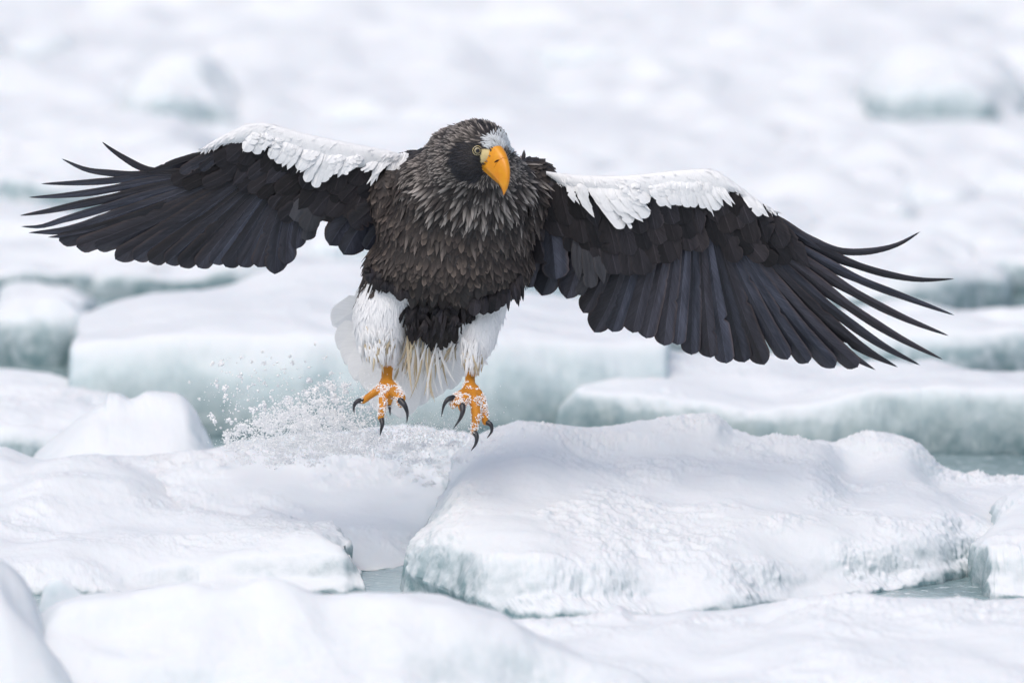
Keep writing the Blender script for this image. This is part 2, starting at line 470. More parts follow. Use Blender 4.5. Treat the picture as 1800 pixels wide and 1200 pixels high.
# main floe under and right of the bird
A_w = [(738, 1046), (800, 1066), (880, 1086), (960, 1092), (1050, 1090), (1150, 1083), (1280, 1076), (1400, 1058), (1550, 1040), (1640, 1026), (1700, 1012), (1790, 1000), (1850, 1000)]
A_c = [(806, 802), (845, 778), (880, 768), (920, 757), (1000, 752), (1060, 758), (1140, 749), (1210, 746), (1250, 742), (1290, 766), (1340, 772), (1440, 774), (1470, 784), (1550, 769), (1600, 778), (1640, 820), (1690, 840), (1760, 850), (1850, 846)]
loft_floe('large snow covered ice floe with a pale green melted front face below the eagle', A_w, A_c,
          [(800, 25.62), (1200, 25.7), (1640, 25.95), (1850, 25.9)],
          [(0.05, [(712, 1004), (770, 1024), (850, 1044), (960, 1052), (1100, 1046), (1300, 1030), (1450, 1020), (1600, 1000), (1700, 985), (1850, 970)]),
           (0.12, [(712, 975), (760, 962), (850, 968), (950, 980), (1050, 985), (1180, 992), (1300, 985), (1450, 972), (1600, 955), (1700, 948), (1850, 940)]),
           (0.30, [(730, 938), (800, 900), (900, 915), (1000, 930), (1100, 940), (1300, 925), (1500, 905), (1650, 900), (1750, 915), (1850, 905)]),
           (0.55, [(755, 900), (820, 850), (900, 855), (1000, 870), (1150, 872), (1300, 855), (1420, 845), (1500, 865), (1600, 858), (1700, 885), (1850, 885)]),
           (0.78, [(782, 850), (850, 808), (930, 800), (1000, 822), (1080, 826), (1200, 805), (1300, 805), (1430, 806), (1500, 838), (1580, 815), (1660, 860), (1850, 864)])],
          560, 300, 11, 0.6, 0.5, 0.9, rim=1.0)

# flat snow saddle behind the left floe, where the bird touched down
loft_floe('low flat shelf of loose snow below the eagle feet, sloping to the water gap',
          [(200, 1012), (500, 1012), (600, 1008), (680, 1000), (745, 985), (800, 960), (850, 950)],
          [(190, 812), (330, 800), (400, 786), (450, 778), (520, 768), (600, 764), (660, 757), (720, 762), (780, 770), (860, 775)], 26.05,
          [(0.10, [(200, 990), (500, 985), (600, 980), (680, 976), (745, 962), (800, 940), (850, 930)]),
           (0.35, [(200, 938), (500, 930), (600, 925), (700, 915), (800, 890), (850, 885)]),
           (0.62, [(200, 880), (450, 868), (560, 872), (700, 868), (790, 862), (855, 860)]),
           (0.80, [(195, 842), (420, 815), (520, 822), (640, 826), (720, 838), (790, 830), (858, 825)]),
           (0.93, [(190, 820), (332, 805), (400, 792), (520, 786), (620, 784), (680, 780), (760, 790), (860, 790)])],
          300, 220, 23, 0.35, 0.5, 0.4, rim=1.0)

# left floe
loft_floe('broad snow covered floe with a rounded undercut edge, left of the water gap',
          [(-60, 1046), (100, 1044), (200, 1042), (300, 1040), (400, 1042), (520, 1044), (600, 1044), (642, 1040)],
          [(-60, 800), (0, 792), (60, 800), (130, 790), (250, 806), (350, 796), (420, 836), (470, 885), (520, 912), (575, 922)], [(-60, 25.9), (350, 25.95), (420, 25.84), (470, 25.66), (520, 25.5), (575, 25.40)],
          [(0.06, [(-60, 1015), (100, 1010), (200, 1012), (300, 1022), (360, 1008), (430, 1018), (520, 1012), (600, 1012), (638, 1018)]),
           (0.13, [(-60, 985), (100, 980), (200, 992), (300, 985), (380, 978), (480, 975), (560, 970), (600, 975), (632, 1000)]),
           (0.25, [(-60, 960), (100, 955), (250, 962), (330, 958), (450, 946), (560, 938), (600, 952), (622, 975)]),
           (0.5, [(-60, 910), (100, 912), (250, 915), (380, 912), (470, 925), (540, 928), (606, 950)]),
           (0.75, [(-60, 860), (50, 850), (140, 842), (200, 846), (300, 872), (400, 888), (480, 905), (590, 930)])],
          420, 260, 37, 0.9, 0.35, 1.5, rim=0.2)

# rounded dome behind it
loft_floe('rounded white snow dome standing behind the broad left floe',
          [(30, 872), (120, 884), (250, 888), (330, 882), (372, 866)],
          [(56, 800), (80, 775), (120, 745), (160, 722), (186, 708), (192, 695), (205, 695), (228, 704), (262, 691), (310, 694), (338, 716), (356, 755), (376, 800)], 26.3,
          [(0.35, [(40, 835), (120, 812), (200, 800), (300, 800), (340, 808), (392, 835)]),
           (0.72, [(50, 812), (110, 772), (180, 742), (220, 742), (270, 738), (320, 740), (350, 780), (384, 815)])],
          240, 140, 41, 0.55, 0.3, 0.4, back=0.5, wz=0.04)
loft_floe('lumpy small block piled at the edge of the frame beside the snow dome',
          [(-60, 775), (0, 772), (60, 768), (120, 765), (160, 762)],
          [(-60, 648), (0, 647), (50, 652), (90, 660), (112, 684), (128, 676), (142, 690), (150, 720)], 27.7,
          [(0.12, [(-60, 745), (30, 742), (80, 740), (152, 735)]),
           (0.3, [(-60, 705), (0, 705), (40, 712), (66, 735), (90, 720), (120, 715), (150, 728)]),
           (0.65, [(-60, 680), (0, 680), (50, 685), (90, 700), (120, 700), (148, 722)])],
          180, 120, 43, 0.6, 0.4, 0.6)
slab_floe(30, 830, 330, 78, 0.9, 47, 'low snow ledge joining the snow dome to the small lumpy block', res=0.8)

# behind the bird
loft_floe('long blurred floe with a sheer grey green face behind the eagle legs',
          [(128, 764), (250, 768), (400, 770), (560, 772), (800, 772), (1000, 768), (1170, 760)],
          [(140, 560), (260, 520), (400, 500), (560, 470), (700, 482), (900, 520), (1000, 540), (1160, 560)], 28.6,
          [(0.02, [(128, 720), (250, 720), (560, 725), (800, 725), (1000, 722), (1168, 715)]),
           (0.05, [(130, 660), (250, 650), (560, 650), (800, 650), (1000, 650), (1166, 650)]),
           (0.09, [(132, 615), (200, 598), (400, 596), (560, 590), (800, 596), (1000, 600), (1165, 610)]),
           (0.22, [(136, 596), (260, 575), (420, 572), (560, 560), (800, 568), (1000, 580), (1164, 590)])],
          300, 160, 53, 0.7, 0.2, 0.4, material=M_BARE)
loft_floe('blurred white floe with a shaded overhanging face right of the eagle feet',
          [(985, 775), (1060, 782), (1200, 790), (1400, 798), (1600, 800), (1720, 800), (1860, 800)],
          [(992, 740), (1012, 700), (1030, 652), (1080, 626), (1130, 606), (1200, 625), (1330, 628), (1450, 648), (1560, 646), (1640, 640), (1700, 652), (1760, 655), (1860, 650)], 28.0,
          [(0.008, [(982, 760), (1060, 765), (1200, 770), (1400, 775), (1600, 778), (1860, 780)]),
           (0.03, [(984, 740), (1040, 725), (1120, 722), (1250, 735), (1400, 740), (1600, 735), (1720, 740), (1860, 740)]),
           (0.08, [(988, 722), (1030, 690), (1120, 690), (1250, 705), (1400, 712), (1520, 690), (1640, 680), (1720, 694), (1860, 690)]),
           (0.45, [(990, 715), (1020, 670), (1120, 655), (1250, 668), (1400, 680), (1550, 668), (1650, 660), (1860, 668)])],
          320, 160, 59, 0.8, 0.3, 0.7, material=M_BARE)
# right edge piece
loft_floe('tall fluted ice block at the frame edge beside the small water gap',
          [(1722, 1030), (1745, 1052), (1790, 1056), (1900, 1056)],
          [(1738, 925), (1752, 890), (1790, 862), (1830, 848), (1900, 845)], 25.4,
          [(0.08, [(1720, 1000), (1745, 1020), (1790, 1022), (1900, 1020)]),
           (0.2, [(1718, 965), (1745, 965), (1790, 968), (1900, 960)]),
           (0.55, [(1726, 940), (1750, 925), (1790, 910), (1900, 905)])],
          140, 140, 61, 0.6, 0.5, 1.2)

# foreground
loft_floe('soft smooth snow mound in front of the broad left floe, along the bottom',
          [(-120, 1330), (200, 1330), (500, 1330), (800, 1330), (1150, 1330)],
          [(-120, 1130), (-20, 1118), (60, 1098), (110, 1060), (240, 1048), (330, 1034), (400, 1042), (480, 1022), (580, 1040), (700, 1040), (800, 1056), (900, 1092), (960, 1130), (1050, 1185), (1150, 1230)], 23.1,
          [(0.3, [(-120, 1290), (100, 1270), (300, 1262), (500, 1255), (700, 1240), (850, 1245), (1000, 1280), (1150, 1300)]),
           (0.6, [(-120, 1215), (100, 1180), (300, 1160), (480, 1150), (600, 1130), (700, 1145), (800, 1190), (950, 1240), (1150, 1270)]),
           (0.83, [(-120, 1165), (80, 1130), (250, 1096), (400, 1085), (500, 1072), (620, 1078), (700, 1086), (820, 1100), (930, 1150), (1020, 1200), (1150, 1250)])],
          320, 180, 67, 1.3, 0.15, 0.2)
loft_floe('soft snow bank with a crumbly rim in front of the large floe',
          [(500, 1330), (900, 1330), (1300, 1330), (1900, 1330)],
          [(520, 1240), (700, 1180), (850, 1120), (950, 1092), (1020, 1088), (1060, 1078), (1090, 1068), (1120, 1082), (1250, 1082), (1340, 1066), (1450, 1055), (1560, 1045), (1680, 1050), (1780, 1058), (1900, 1060)], 23.7,
          [(0.4, [(500, 1290), (900, 1250), (1300, 1230), (1600, 1220), (1900, 1215)]),
           (0.75, [(510, 1255), (750, 1200), (950, 1150), (1200, 1140), (1500, 1110), (1900, 1115)]),
           (0.93, [(515, 1245), (720, 1185), (950, 1110), (1100, 1098), (1300, 1095), (1560, 1066), (1900, 1078)])],
          400, 220, 71, 0.7, 0.4, 0.2, rim=0.9)
loft_floe('blurred snow hump rising at the lower corner of the frame',
          [(-200, 1330), (-80, 1330), (20, 1330), (90, 1330), (160, 1330)],
          [(-200, 990), (-90, 965), (-40, 972), (15, 1000), (45, 1035), (66, 1085), (76, 1110)], 23.0,
          [(0.5, [(-200, 1090), (-80, 1075), (0, 1080), (60, 1120), (120, 1190)]),
           (0.85, [(-200, 1015), (-80, 995), (-10, 1005), (25, 1045), (82, 1125)])],
          140, 110, 73, 0.4, 0.1, 0.2)
loft_floe('small snow knob poking up behind the bottom snow mound',
          [(60, 1090), (110, 1090), (180, 1090)],
          [(74, 1048), (86, 1024), (102, 1018), (122, 1028), (140, 1044), (168, 1062)], 23.6,
          [(0.5, [(66, 1070), (90, 1050), (120, 1052), (172, 1078)])], 70, 50, 79, 0.3, 0.2, 0.2, back=0.3, wz=0.12)
# pack ice between the boat and the picture (lights the bird from below)
for k, (cx, wy, wp, hp, dp) in enumerate([(350, 1760, 1600, 80, 2.2), (1600, 1800, 1300, 80, 2.3), (900, 2700, 2300, 90, 3.6), (-1100, 1500, 1500, 100, 5.5), (2900, 1500, 1500, 100, 5.5)]):
    slab_floe(cx, wy, wp, hp, dp, 301 + k, 'wide flat snow floe lying between the viewer and the bottom snow mounds', 'near pack ice', res=0.6)

# pack ice going on to either side of the picture
for k in range(26):
    rj = random.Random(700 + k); sd = -1 if k % 2 else 1
    wy = 1150 - k * 32; cx = 900 + sd * rj.uniform(1680, 1950)
    slab_floe(cx, wy, rj.uniform(850, 1150), rj.uniform(50, 90), rj.uniform(1.2, 2.0), 501 + k, 'snow covered floe lying off to the side of the large floes', 'side pack ice', res=0.4, dome=0.4)
# the far pack: (cx, waterline, width, face height, depth)
FAR_L = 'blurred snow covered floe in the far pack ice behind the eagle'
FAR_G = 'blurred far pack ice'
far = [   # centre px, waterline px, width px, face px, back edge px
 (1700, 668, 560, 70, 540), (1240, 645, 420, 55, 545), (60, 645, 230, 75, 540), (70, 575, 170, 45, 500), (330, 520, 500, 40, 440), (90, 520, 240, 50, 440),
 (1560, 565, 470, 70, 405), (1800, 520, 200, 50, 420), (1310, 550, 260, 45, 470), (1130, 565, 220, 40, 490),
 (650, 470, 210, 45, 395), (300, 450, 300, 30, 390), (70, 455, 280, 40, 398), (470, 430, 200, 26, 380),
 (1420, 485, 160, 40, 420), (1720, 440, 220, 40, 372), (1310, 460, 270, 44, 375), (1110, 450, 260, 40, 370), (900, 440, 340, 40, 350),
 (150, 388, 480, 70, 205), (540, 372, 330, 40, 300), (1530, 402, 190, 40, 345), (1650, 384, 130, 46, 322), (1790, 372, 200, 44, 300), (1200, 372, 420, 36, 300), (1430, 352, 300, 36, 285),
 (900, 350, 400, 40, 260), (1640, 322, 480, 36, 240), (640, 300, 330, 40, 232), (1240, 300, 620, 36, 222), (870, 270, 420, 36, 195), (330, 250, 230, 84, 158),
 (1660, 236, 300, 80, 108), (1330, 228, 460, 32, 150), (1040, 215, 460, 30, 140), (620, 240, 380, 40, 130), (90, 200, 420, 26, 120),
 (1800, 130, 300, 34, 60), (1460, 140, 480, 30, 60), (1120, 140, 460, 30, 60), (800, 130, 420, 30, 55), (380, 140, 520, 26, 50), (60, 110, 420, 26, 30),
 (1640, 55, 500, 30, -40), (1240, 55, 520, 34, -40), (850, 50, 520, 28, -40), (450, 45, 520, 26, -50), (60, 30, 480, 26, -50),
 (1500, -45, 900, 40, -150), (700, -45, 900, 40, -150), (-20, -45, 700, 40, -150)]
slab_floe(900, 480, 5200, 26, float(d_of_z(-170, 0) - d_of_z(480, 0)), 99, 'wide low sheet of snowed over brash ice under the far floes', res=1.5, dome=0.8, amp=2.4, material=M_FARICE)
for k, (cx, wy, wp, hp, ty) in enumerate(far):
    rj = random.Random(900 + k)
    if wy < 340 and hp < 60: hp *= rj.uniform(.5, 1.0); cx += rj.uniform(-60, 60); wy += rj.uniform(-14, 14); wp *= rj.uniform(.7, 1.2)
    d0 = float(d_of_z(wy, 0)); Hh = hp * KPX * d0
    slab_floe(cx, wy, wp, hp, max(.35, float(d_of_z(ty, Hh)) - d0), 101 + k, FAR_L, FAR_G, res=0.42, dome=0.55, amp=1.3, rnd=0.85, endfall=0.5, material=M_FARICE if wy < 480 and hp < 60 else M_ICE)

# ================================================================== the eagle
rng = random.Random(5)
M_CERE = make_plain('cere_edge_horn', (0.50, 0.17, 0.008), 0.5, 0.3)
ROOT_P = E(760, 790, 0.02)
eagle = bpy.data.objects.new('eagle', None)
eagle.empty_display_size = 0.1
link(eagle); eagle.location = ROOT_P
tag(eagle, 'dark brown sea eagle with white shoulders and orange beak, wings spread, landing on the ice', 'eagle')

def add_part(name, V, F, material, parent=eagle, smooth=True, uv=None, tint=None):
    """V in world space; parts keep the root's origin"""
    V = np.asarray(V, float) - ROOT_P
    me = bpy.data.meshes.new(name)
    if isinstance(F, np.ndarray): me = mesh_np(name, V, F, smooth)
    else:
        me.from_pydata(V.tolist(), [], F); me.update()
        me.polygons.foreach_set('use_smooth', [smooth] * len(me.polygons))
    if uv is not None:
        ul = me.uv_layers.new(name='UVMap')
        li = np.zeros(len(me.loops), dtype=np.int32); me.loops.foreach_get('vertex_index', li)
        ul.data.foreach_set('uv', np.asarray(uv, np.float32)[li].ravel())
    if tint is not None:
        ca = me.color_attributes.new('tint', 'FLOAT_COLOR', 'POINT')
        c4 = np.ones((len(V), 4), np.float32); c4[:, :3] = tint
        ca.data.foreach_set('color', c4.ravel())
    me.materials.append(material)
    return link(bpy.data.objects.new(name, me), parent)

# ---------------------------------------------------------------- body: one continuous skin
def ell(c, r, rot=None, n=24):
    """ellipsoid, centre (px,py,y m), radii in px; returns verts, faces (world)"""
    th = np.linspace(0, math.pi, n); ph = np.linspace(0, 2 * math.pi, 2 * n, endpoint=False)
    T, Ph = np.meshgrid(th, ph, indexing='ij')
    p = np.stack([np.sin(T) * np.cos(Ph), np.sin(T) * np.sin(Ph), np.cos(T)], -1).reshape(-1, 3) * np.array([r[0], r[2], r[1]]) * 0.00125
    if rot is not None: p = p @ np.array(Matrix.Rotation(rot, 3, 'Y')).T
    return p + E(*c), grid_faces(n, 2 * n, True)

def tube(pts, rad, n=14, cap=True):
    """pts (px,py,y) with radius in px; returns closed tube"""
    P = E(*np.array(pts, float).T); r = np.array(rad, float) * 0.00125
    m = len(P); s = np.concatenate([[0], np.cumsum(np.linalg.norm(np.diff(P, axis=0), axis=1))])
    k = max(4 * m, 10); q = np.linspace(0, s[-1], k)
    P = pchip(s, P, q); r = pchip(s, r, q)
    t = np.gradient(P, axis=0); t /= np.linalg.norm(t, axis=1)[:, None]
    ref = np.array([0.3, 0.9, 0.31]); a = np.cross(t, ref); a /= np.linalg.norm(a, axis=1)[:, None]; b = np.cross(t, a)
    an = np.linspace(0, 2 * math.pi, n, endpoint=False)
    V = P[:, None] + r[:, None, None] * (a[:, None] * np.cos(an)[None, :, None] + b[:, None] * np.sin(an)[None, :, None])
    # rounded ends
    e0 = V[:1] * 0.55 + P[None, :1] * 0.45 - (t[0] * r[0] * 0.8); e1 = V[-1:] * 0.55 + P[None, -1:] * 0.45 + (t[-1] * r[-1] * 0.8)
    z0 = e0 * 0 + P[0] - t[0] * r[0] * 1.0; z1 = e1 * 0 + P[-1] + t[-1] * r[-1] * 1.0
    V = np.concatenate([z0, e0, V, e1, z1], 0)
    return V.reshape(-1, 3), grid_faces(len(V), n, True)

# toe and shank chains: (points, radii)
FY = -0.05
legs_o = [  # orange
 ([(684, 625, .02), (681, 642, .01), (680, 660, -.005), (679, 676, FY * .5)], [12, 10.5, 10, 13]),
 ([(679, 674, -.02), (668, 683, FY), (652, 694, FY), (637, 705, FY - .01)], [12, 8, 6.5, 6.2]),
 ([(680, 678, -.02), (674, 698, FY - .02), (672, 718, FY - .03), (669, 736, FY - .03)], [14, 8.5, 7, 5.6]),
 ([(686, 680, -.02), (696, 690, FY - .03), (704, 701, FY - .06), (704, 710, FY - .065)], [13, 11, 9.5, 7]),
 ([(680, 684, 0), (685, 698, .02), (684, 710, .03)], [9, 7, 5]),
 ([(828, 640, .02), (827, 655, .01), (826, 672, -.01), (827, 684, FY * .5)], [10, 8.8, 9.5, 14]),
 ([(826, 686, -.02), (812, 694, FY), (801, 701, FY - .02), (797, 712, FY - .025)], [12, 9.5, 9, 7.5]),
 ([(828, 690, -.02), (818, 702, FY - .02), (812, 712, FY - .04), (811, 718, FY - .045)], [13, 9, 8, 6]),
 ([(829, 690, -.02), (835, 708, FY - .02), (837, 735, FY - .03), (832, 760, FY - .03)], [15, 9.5, 8, 5.6]),
 ([(832, 688, -.02), (845, 702, FY), (851, 724, FY - .01), (853, 742, FY - .01)], [14, 9, 7.5, 6.2]),
]
thighs = [
 ([(700, 470, .05), (684, 520, .02), (668, 560, .01), (667, 595, .01), (678, 622, .012), (683, 640, .01)], [60, 52, 47, 41, 26, 13]),
 ([(850, 480, .05), (857, 530, .02), (850, 560, .01), (840, 595, .01), (831, 630, .012), (828, 648, .01)], [46, 38, 33, 31, 20, 11]),
]
HY = -0.16
bits = [ell((801, 400, 0.01), (139, 112, 112)), ell((792, 462, 0.02), (146, 84, 112)), ell((778, 535, 0.05), (72, 78, 66)),
        ell((815, 335, -0.045), (122, 92, 96)), ell((836, 296, -0.10), (76, 66, 74)),
        ell((837, 259, HY), (58, 47, 66)), ell((858, 268, HY - 0.055), (34, 30, 36)), ell((826, 282, HY - 0.02), (44, 40, 50)),
        ell((812, 268, HY + .07), (62, 48, 56)), ell((820, 292, HY + .035), (66, 58, 68)), ell((742, 300, 0.06), (60, 38, 44)), ell((925, 312, 0.06), (54, 36, 46)), ell((926, 352, 0.04), (40, 60, 52)), ell((690, 345, 0.04), (44, 62, 52)), ell((742, 560, 0.12), (48, 44, 40))]
for p, r in thighs + legs_o: bits.append(tube(p, r))
# brow ridge over the visible eye
bits.append(tube([(806, 262, HY - .040), (826, 254, HY - .074), (846, 255.5, HY - .092), (860, 262, HY - .095)], [5, 5, 5, 4]))
V = []; F = []; off = 0
for v, f in bits:
    V.append(v); F.append(f + off); off += len(v)
me = mesh_np('tmp_body', np.concatenate(V) - ROOT_P, np.concatenate(F))
tmp = link(bpy.data.objects.new('tmp_body', me))
md = tmp.modifiers.new('r', 'REMESH'); md.mode = 'VOXEL'; md.voxel_size = 0.0032
sm = tmp.modifiers.new('s', 'SMOOTH'); sm.factor = 0.5; sm.iterations = 4
dg = bpy.context.evaluated_depsgraph_get(); dg.update()
bme = bpy.data.meshes.new_from_object(tmp.evaluated_get(dg))
bpy.data.objects.remove(tmp)
bme.name = 'body'
nvb = len(bme.vertices)
BV = np.zeros(nvb * 3, np.float32); bme.vertices.foreach_get('co', BV); BV = BV.reshape(-1, 3).astype(float) + ROOT_P
ed = np.zeros(len(bme.edges) * 2, np.int32); bme.edges.foreach_get('vertices', ed); ed = ed.reshape(-1, 2)
wsm = np.clip((600 - to_px(BV)[1]) / 60, 0, 1)[:, None]
hd = to_px(BV); wsm = wsm * np.where((hd[2] < DIST + HY + .02) & (hd[1] < 300), .45, 1)[:, None]
cnt = np.bincount(ed.ravel(), minlength=nvb)[:, None]
for _ in range(60):
    acc = np.stack([np.bincount(ed[:, 0], BV[ed[:, 1], k], nvb) + np.bincount(ed[:, 1], BV[ed[:, 0], k], nvb) for k in range(3)], 1)
    BV += (acc / np.maximum(cnt, 1) - BV) * wsm * .6
bme.vertices.foreach_set('co', (BV - ROOT_P).astype(np.float32).ravel()); bme.update()
BN = np.zeros(nvb * 3, np.float32); bme.vertices.foreach_get('normal', BN); BN = BN.reshape(-1, 3).astype(float)
bme.polygons.foreach_set('use_smooth', np.ones(len(bme.polygons), bool))

def chain_dist(P, chains, kk=16):
    best = np.full(len(P), 9e9)
    for pts, rad in chains:
        Q = E(*np.array(pts, float).T); r = np.array(rad) * 0.00125
        for k in range(len(Q) - 1):
            ab = Q[k + 1] - Q[k]; t = np.clip((P - Q[k]) @ ab / (ab @ ab), 0, 1)
            dd = np.linalg.norm(P - Q[k] - t[:, None] * ab, axis=1) / (r[k] + (r[k + 1] - r[k]) * t)
            best = np.minimum(best, dd)
    return best
bpx, bpy_, bd = to_px(BV)
d_or = chain_dist(BV, legs_o); d_th = chain_dist(BV, thighs)
front = BN @ (-FWD)
skin = np.tile(np.array([0.022, 0.018, 0.018]), (nvb, 1))
is_leg = (bpy_ > 612) & (d_or < 1.25) & (d_or < d_th * 1.1)
is_leg |= bpy_ > 652
is_th = (~is_leg) & (d_th < 1.30) & (bpy_ > 500)
is_th &= ~((bpx > 716) & (bpx < 806) & (bpy_ < 640))
is_th |= (~is_leg) & (((bpx < 713) & (bpy_ > 513)) | ((bpx > 815) & (bpy_ > 550)))
skin[is_th] = (0.80, 0.81, 0.83)
skin[is_leg] = (0.62, 0.24, 0.012)
# yellow-white bare lore between eye and beak
def near(px, py, r, cx, cy): return ((px - cx) ** 2 + (py - cy) ** 2) < r * r
face_front = (bd < DIST + HY - 0.03)
lore = (bpx > 845) & (bpx < 868) & (bpy_ > 263) & (bpy_ < 288) & face_front
skin[lore] = (0.78, 0.62, 0.30)
fore = (bpx > 862) & (bpx < 902) & (bpy_ > 240) & (bpy_ < 268) & face_front
skin[fore] = (0.22, 0.23, 0.24)
ca = bme.color_attributes.new('tint', 'FLOAT_COLOR', 'POINT')
c4 = np.ones((nvb, 4), np.float32); c4[:, :3] = skin; ca.data.foreach_set('color', c4.ravel())
bme.materials.clear(); bme.materials.append(M_SKIN)
body = link(bpy.data.objects.new('body', bme), eagle)

# ---------------------------------------------------------------- contour feathers
tri = []
bme.calc_loop_triangles()
bvh = BVHTree.FromPolygons([Vector(v) for v in (BV - ROOT_P)], [tuple(p.vertices) for p in bme.polygons])
FACE_C = E(862, 272, HY - 0.06)      # feathers stream away from the beak base
DOWN = -UPV * 0.97 + FWD * 0.22

def blade(P, Tn, N, L, Wd, tipc, basec, kind, lift):
    """small feather: returns verts, faces, tints"""
    S = np.cross(N, Tn); S /= np.linalg.norm(S) + 1e-9
    if kind == 'hair': prof = [(0, .5), (.5, .8), (1, .08)]
    elif kind in ('lance', 'lance1'): prof = [(0, .45), (.3, 1), (.62, .85), (.86, .42), (1, .06)]
    elif kind == 'scale': prof = [(0, .5), (.35, 1), (.7, 1.0), (.9, .7), (1.0, .3)]
    else: prof = [(0, .4), (.3, .9), (.6, 1), (.85, .8), (1, .45)]
    V = []; C = []
    yaw = rng.gauss(0, .2)
    T2 = Tn * math.cos(yaw) + S * math.sin(yaw); S2 = S * math.cos(yaw) - Tn * math.sin(yaw)
    curl = rng.uniform(-.05, .16)
    for k, (t, w) in enumerate(prof):
        c = P + T2 * L * t + N * (lift * L * t - curl * L * t * t)
        hw = Wd * w * 0.5
        jl, jr = rng.uniform(-.05, .05) * L * (k == len(prof) - 1), rng.uniform(-.05, .05) * L * (k == len(prof) - 1)
        V += [c - S2 * hw - N * Wd * .18 * w + T2 * (-.06 * L * (k > 1)) + T2 * jl, c + N * 0.0006, c + S2 * hw - N * Wd * .18 * w + T2 * (-.06 * L * (k > 1)) + T2 * jr]
        f = min(1, max(0, (t - .15) / .6))
        ce = basec * (1 - f) + tipc * f
        cm = basec * (1 - f * .8) + tipc * f * .8
        if kind == 'lance1': C += [ce, ce, ce]
        elif kind == 'lance': C += [ce * .7, ce * 1.3, ce * .7]
        elif kind == 'scale': C += [ce, cm * (.8 if t < .85 else 1.1), ce]
        else: C += [ce, cm, ce]
    Fc = []
    for k in range(len(prof) - 1):
        a = 3 * k
        Fc += [(a, a + 1, a + 4, a + 3), (a + 1, a + 2, a + 5, a + 4)]
    return V, Fc, C

def region(px, py, d, nrm_front, th, lg):
    """spacing px, length px, width px, kind, tip tint, base tint, lift"""
    j = rng.uniform(.6, 1.4)
    if py > 340: py = py + rng.gauss(0, 16)
    dark = np.array([.020, .017, .017])
    if lg: return None
    if th and py > 500:
        if py > 640: return None
        return 4.5, rng.uniform(20, 32), 4.2, 'lance1', np.array([.88, .885, .90]), np.array([.86, .87, .885]), .02
    on_head = d < DIST + HY + 0.07 and py < 322
    if on_head:
        if near(px, py, 12, 838, 265) or near(px, py, 11, 849, 264): return None
        if lore_px(px, py): return None
        if 856 < px and py < 268 and py > 230 + abs(px - 880) * .55 + rng.uniform(-5, 8) and px < 904:
            return 2.1, rng.uniform(9, 17), 3.6, 'lance', np.array([.74, .78, .80]) * rng.uniform(.8, 1.05), np.array([.45, .47, .48]), .10
        # black mask round and below the eye
        if ((px - 827) / 34) ** 2 + ((py - 284) / 34) ** 2 < rng.uniform(.8, 1.1) and py > 250:
            return 3.0, rng.uniform(10, 17), 2.2, 'hair', np.array([.052, .052, .062]) * j, np.array([.016, .016, .020]), .08
        if py < 262 and px > 838 and d < DIST + HY - .02 and rng.random() < .7:
            return 3.4, rng.uniform(9, 14), 3.6, 'lance', np.array([.035, .034, .038]) * j, dark, .13
        return 3.6, rng.uniform(12, 19), 4.4, 'lance', np.array([.27, .24, .22]) * j * (1 if rng.random() < .7 else .25), dark * 1.3, .17
    if py < 312 and (px > 922 or px < 752): return 7.5, rng.uniform(20, 28), 14, 'scale', np.array([.060, .05, .046]) * j, dark, .05
    r = math.hypot(px - 838, (py - 275) * .9)
    if r < 118 and py < 385:
        return 6.5, rng.uniform(26, 40), 7.5, 'lance', (np.array([.30, .27, .25]) if rng.random() < .62 else np.array([.05, .042, .04])) * j, dark, rng.uniform(.10, .26)
    if py < 420 and abs(px - 830) < 120 and rng.random() < .55:
        return 8.5, rng.uniform(30, 44), 9, 'lance', np.array([.13, .11, .10]) * j, dark, rng.uniform(.08, .2)
    if py < 505:
        if rng.random() < .3: return 7.0, rng.uniform(24, 36), 8, 'lance', np.array([.075, .062, .056]) * j, dark, rng.uniform(.05, .2)
        return 6.6, rng.uniform(15, 25), 10.5, 'scale', np.array([.060, .048, .044]) * j if rng.random() < .7 else np.array([.125, .10, .086]) * j, dark * .9, rng.uniform(.06, .2)
    return 8.5, rng.uniform(28, 46), 13, 'soft', np.array([.034, .030, .030]) * j, dark * .8, .10

def lore_px(px, py):
    # between the eye and the beak base
    return 845 < px < 868 and 263 < py < 288

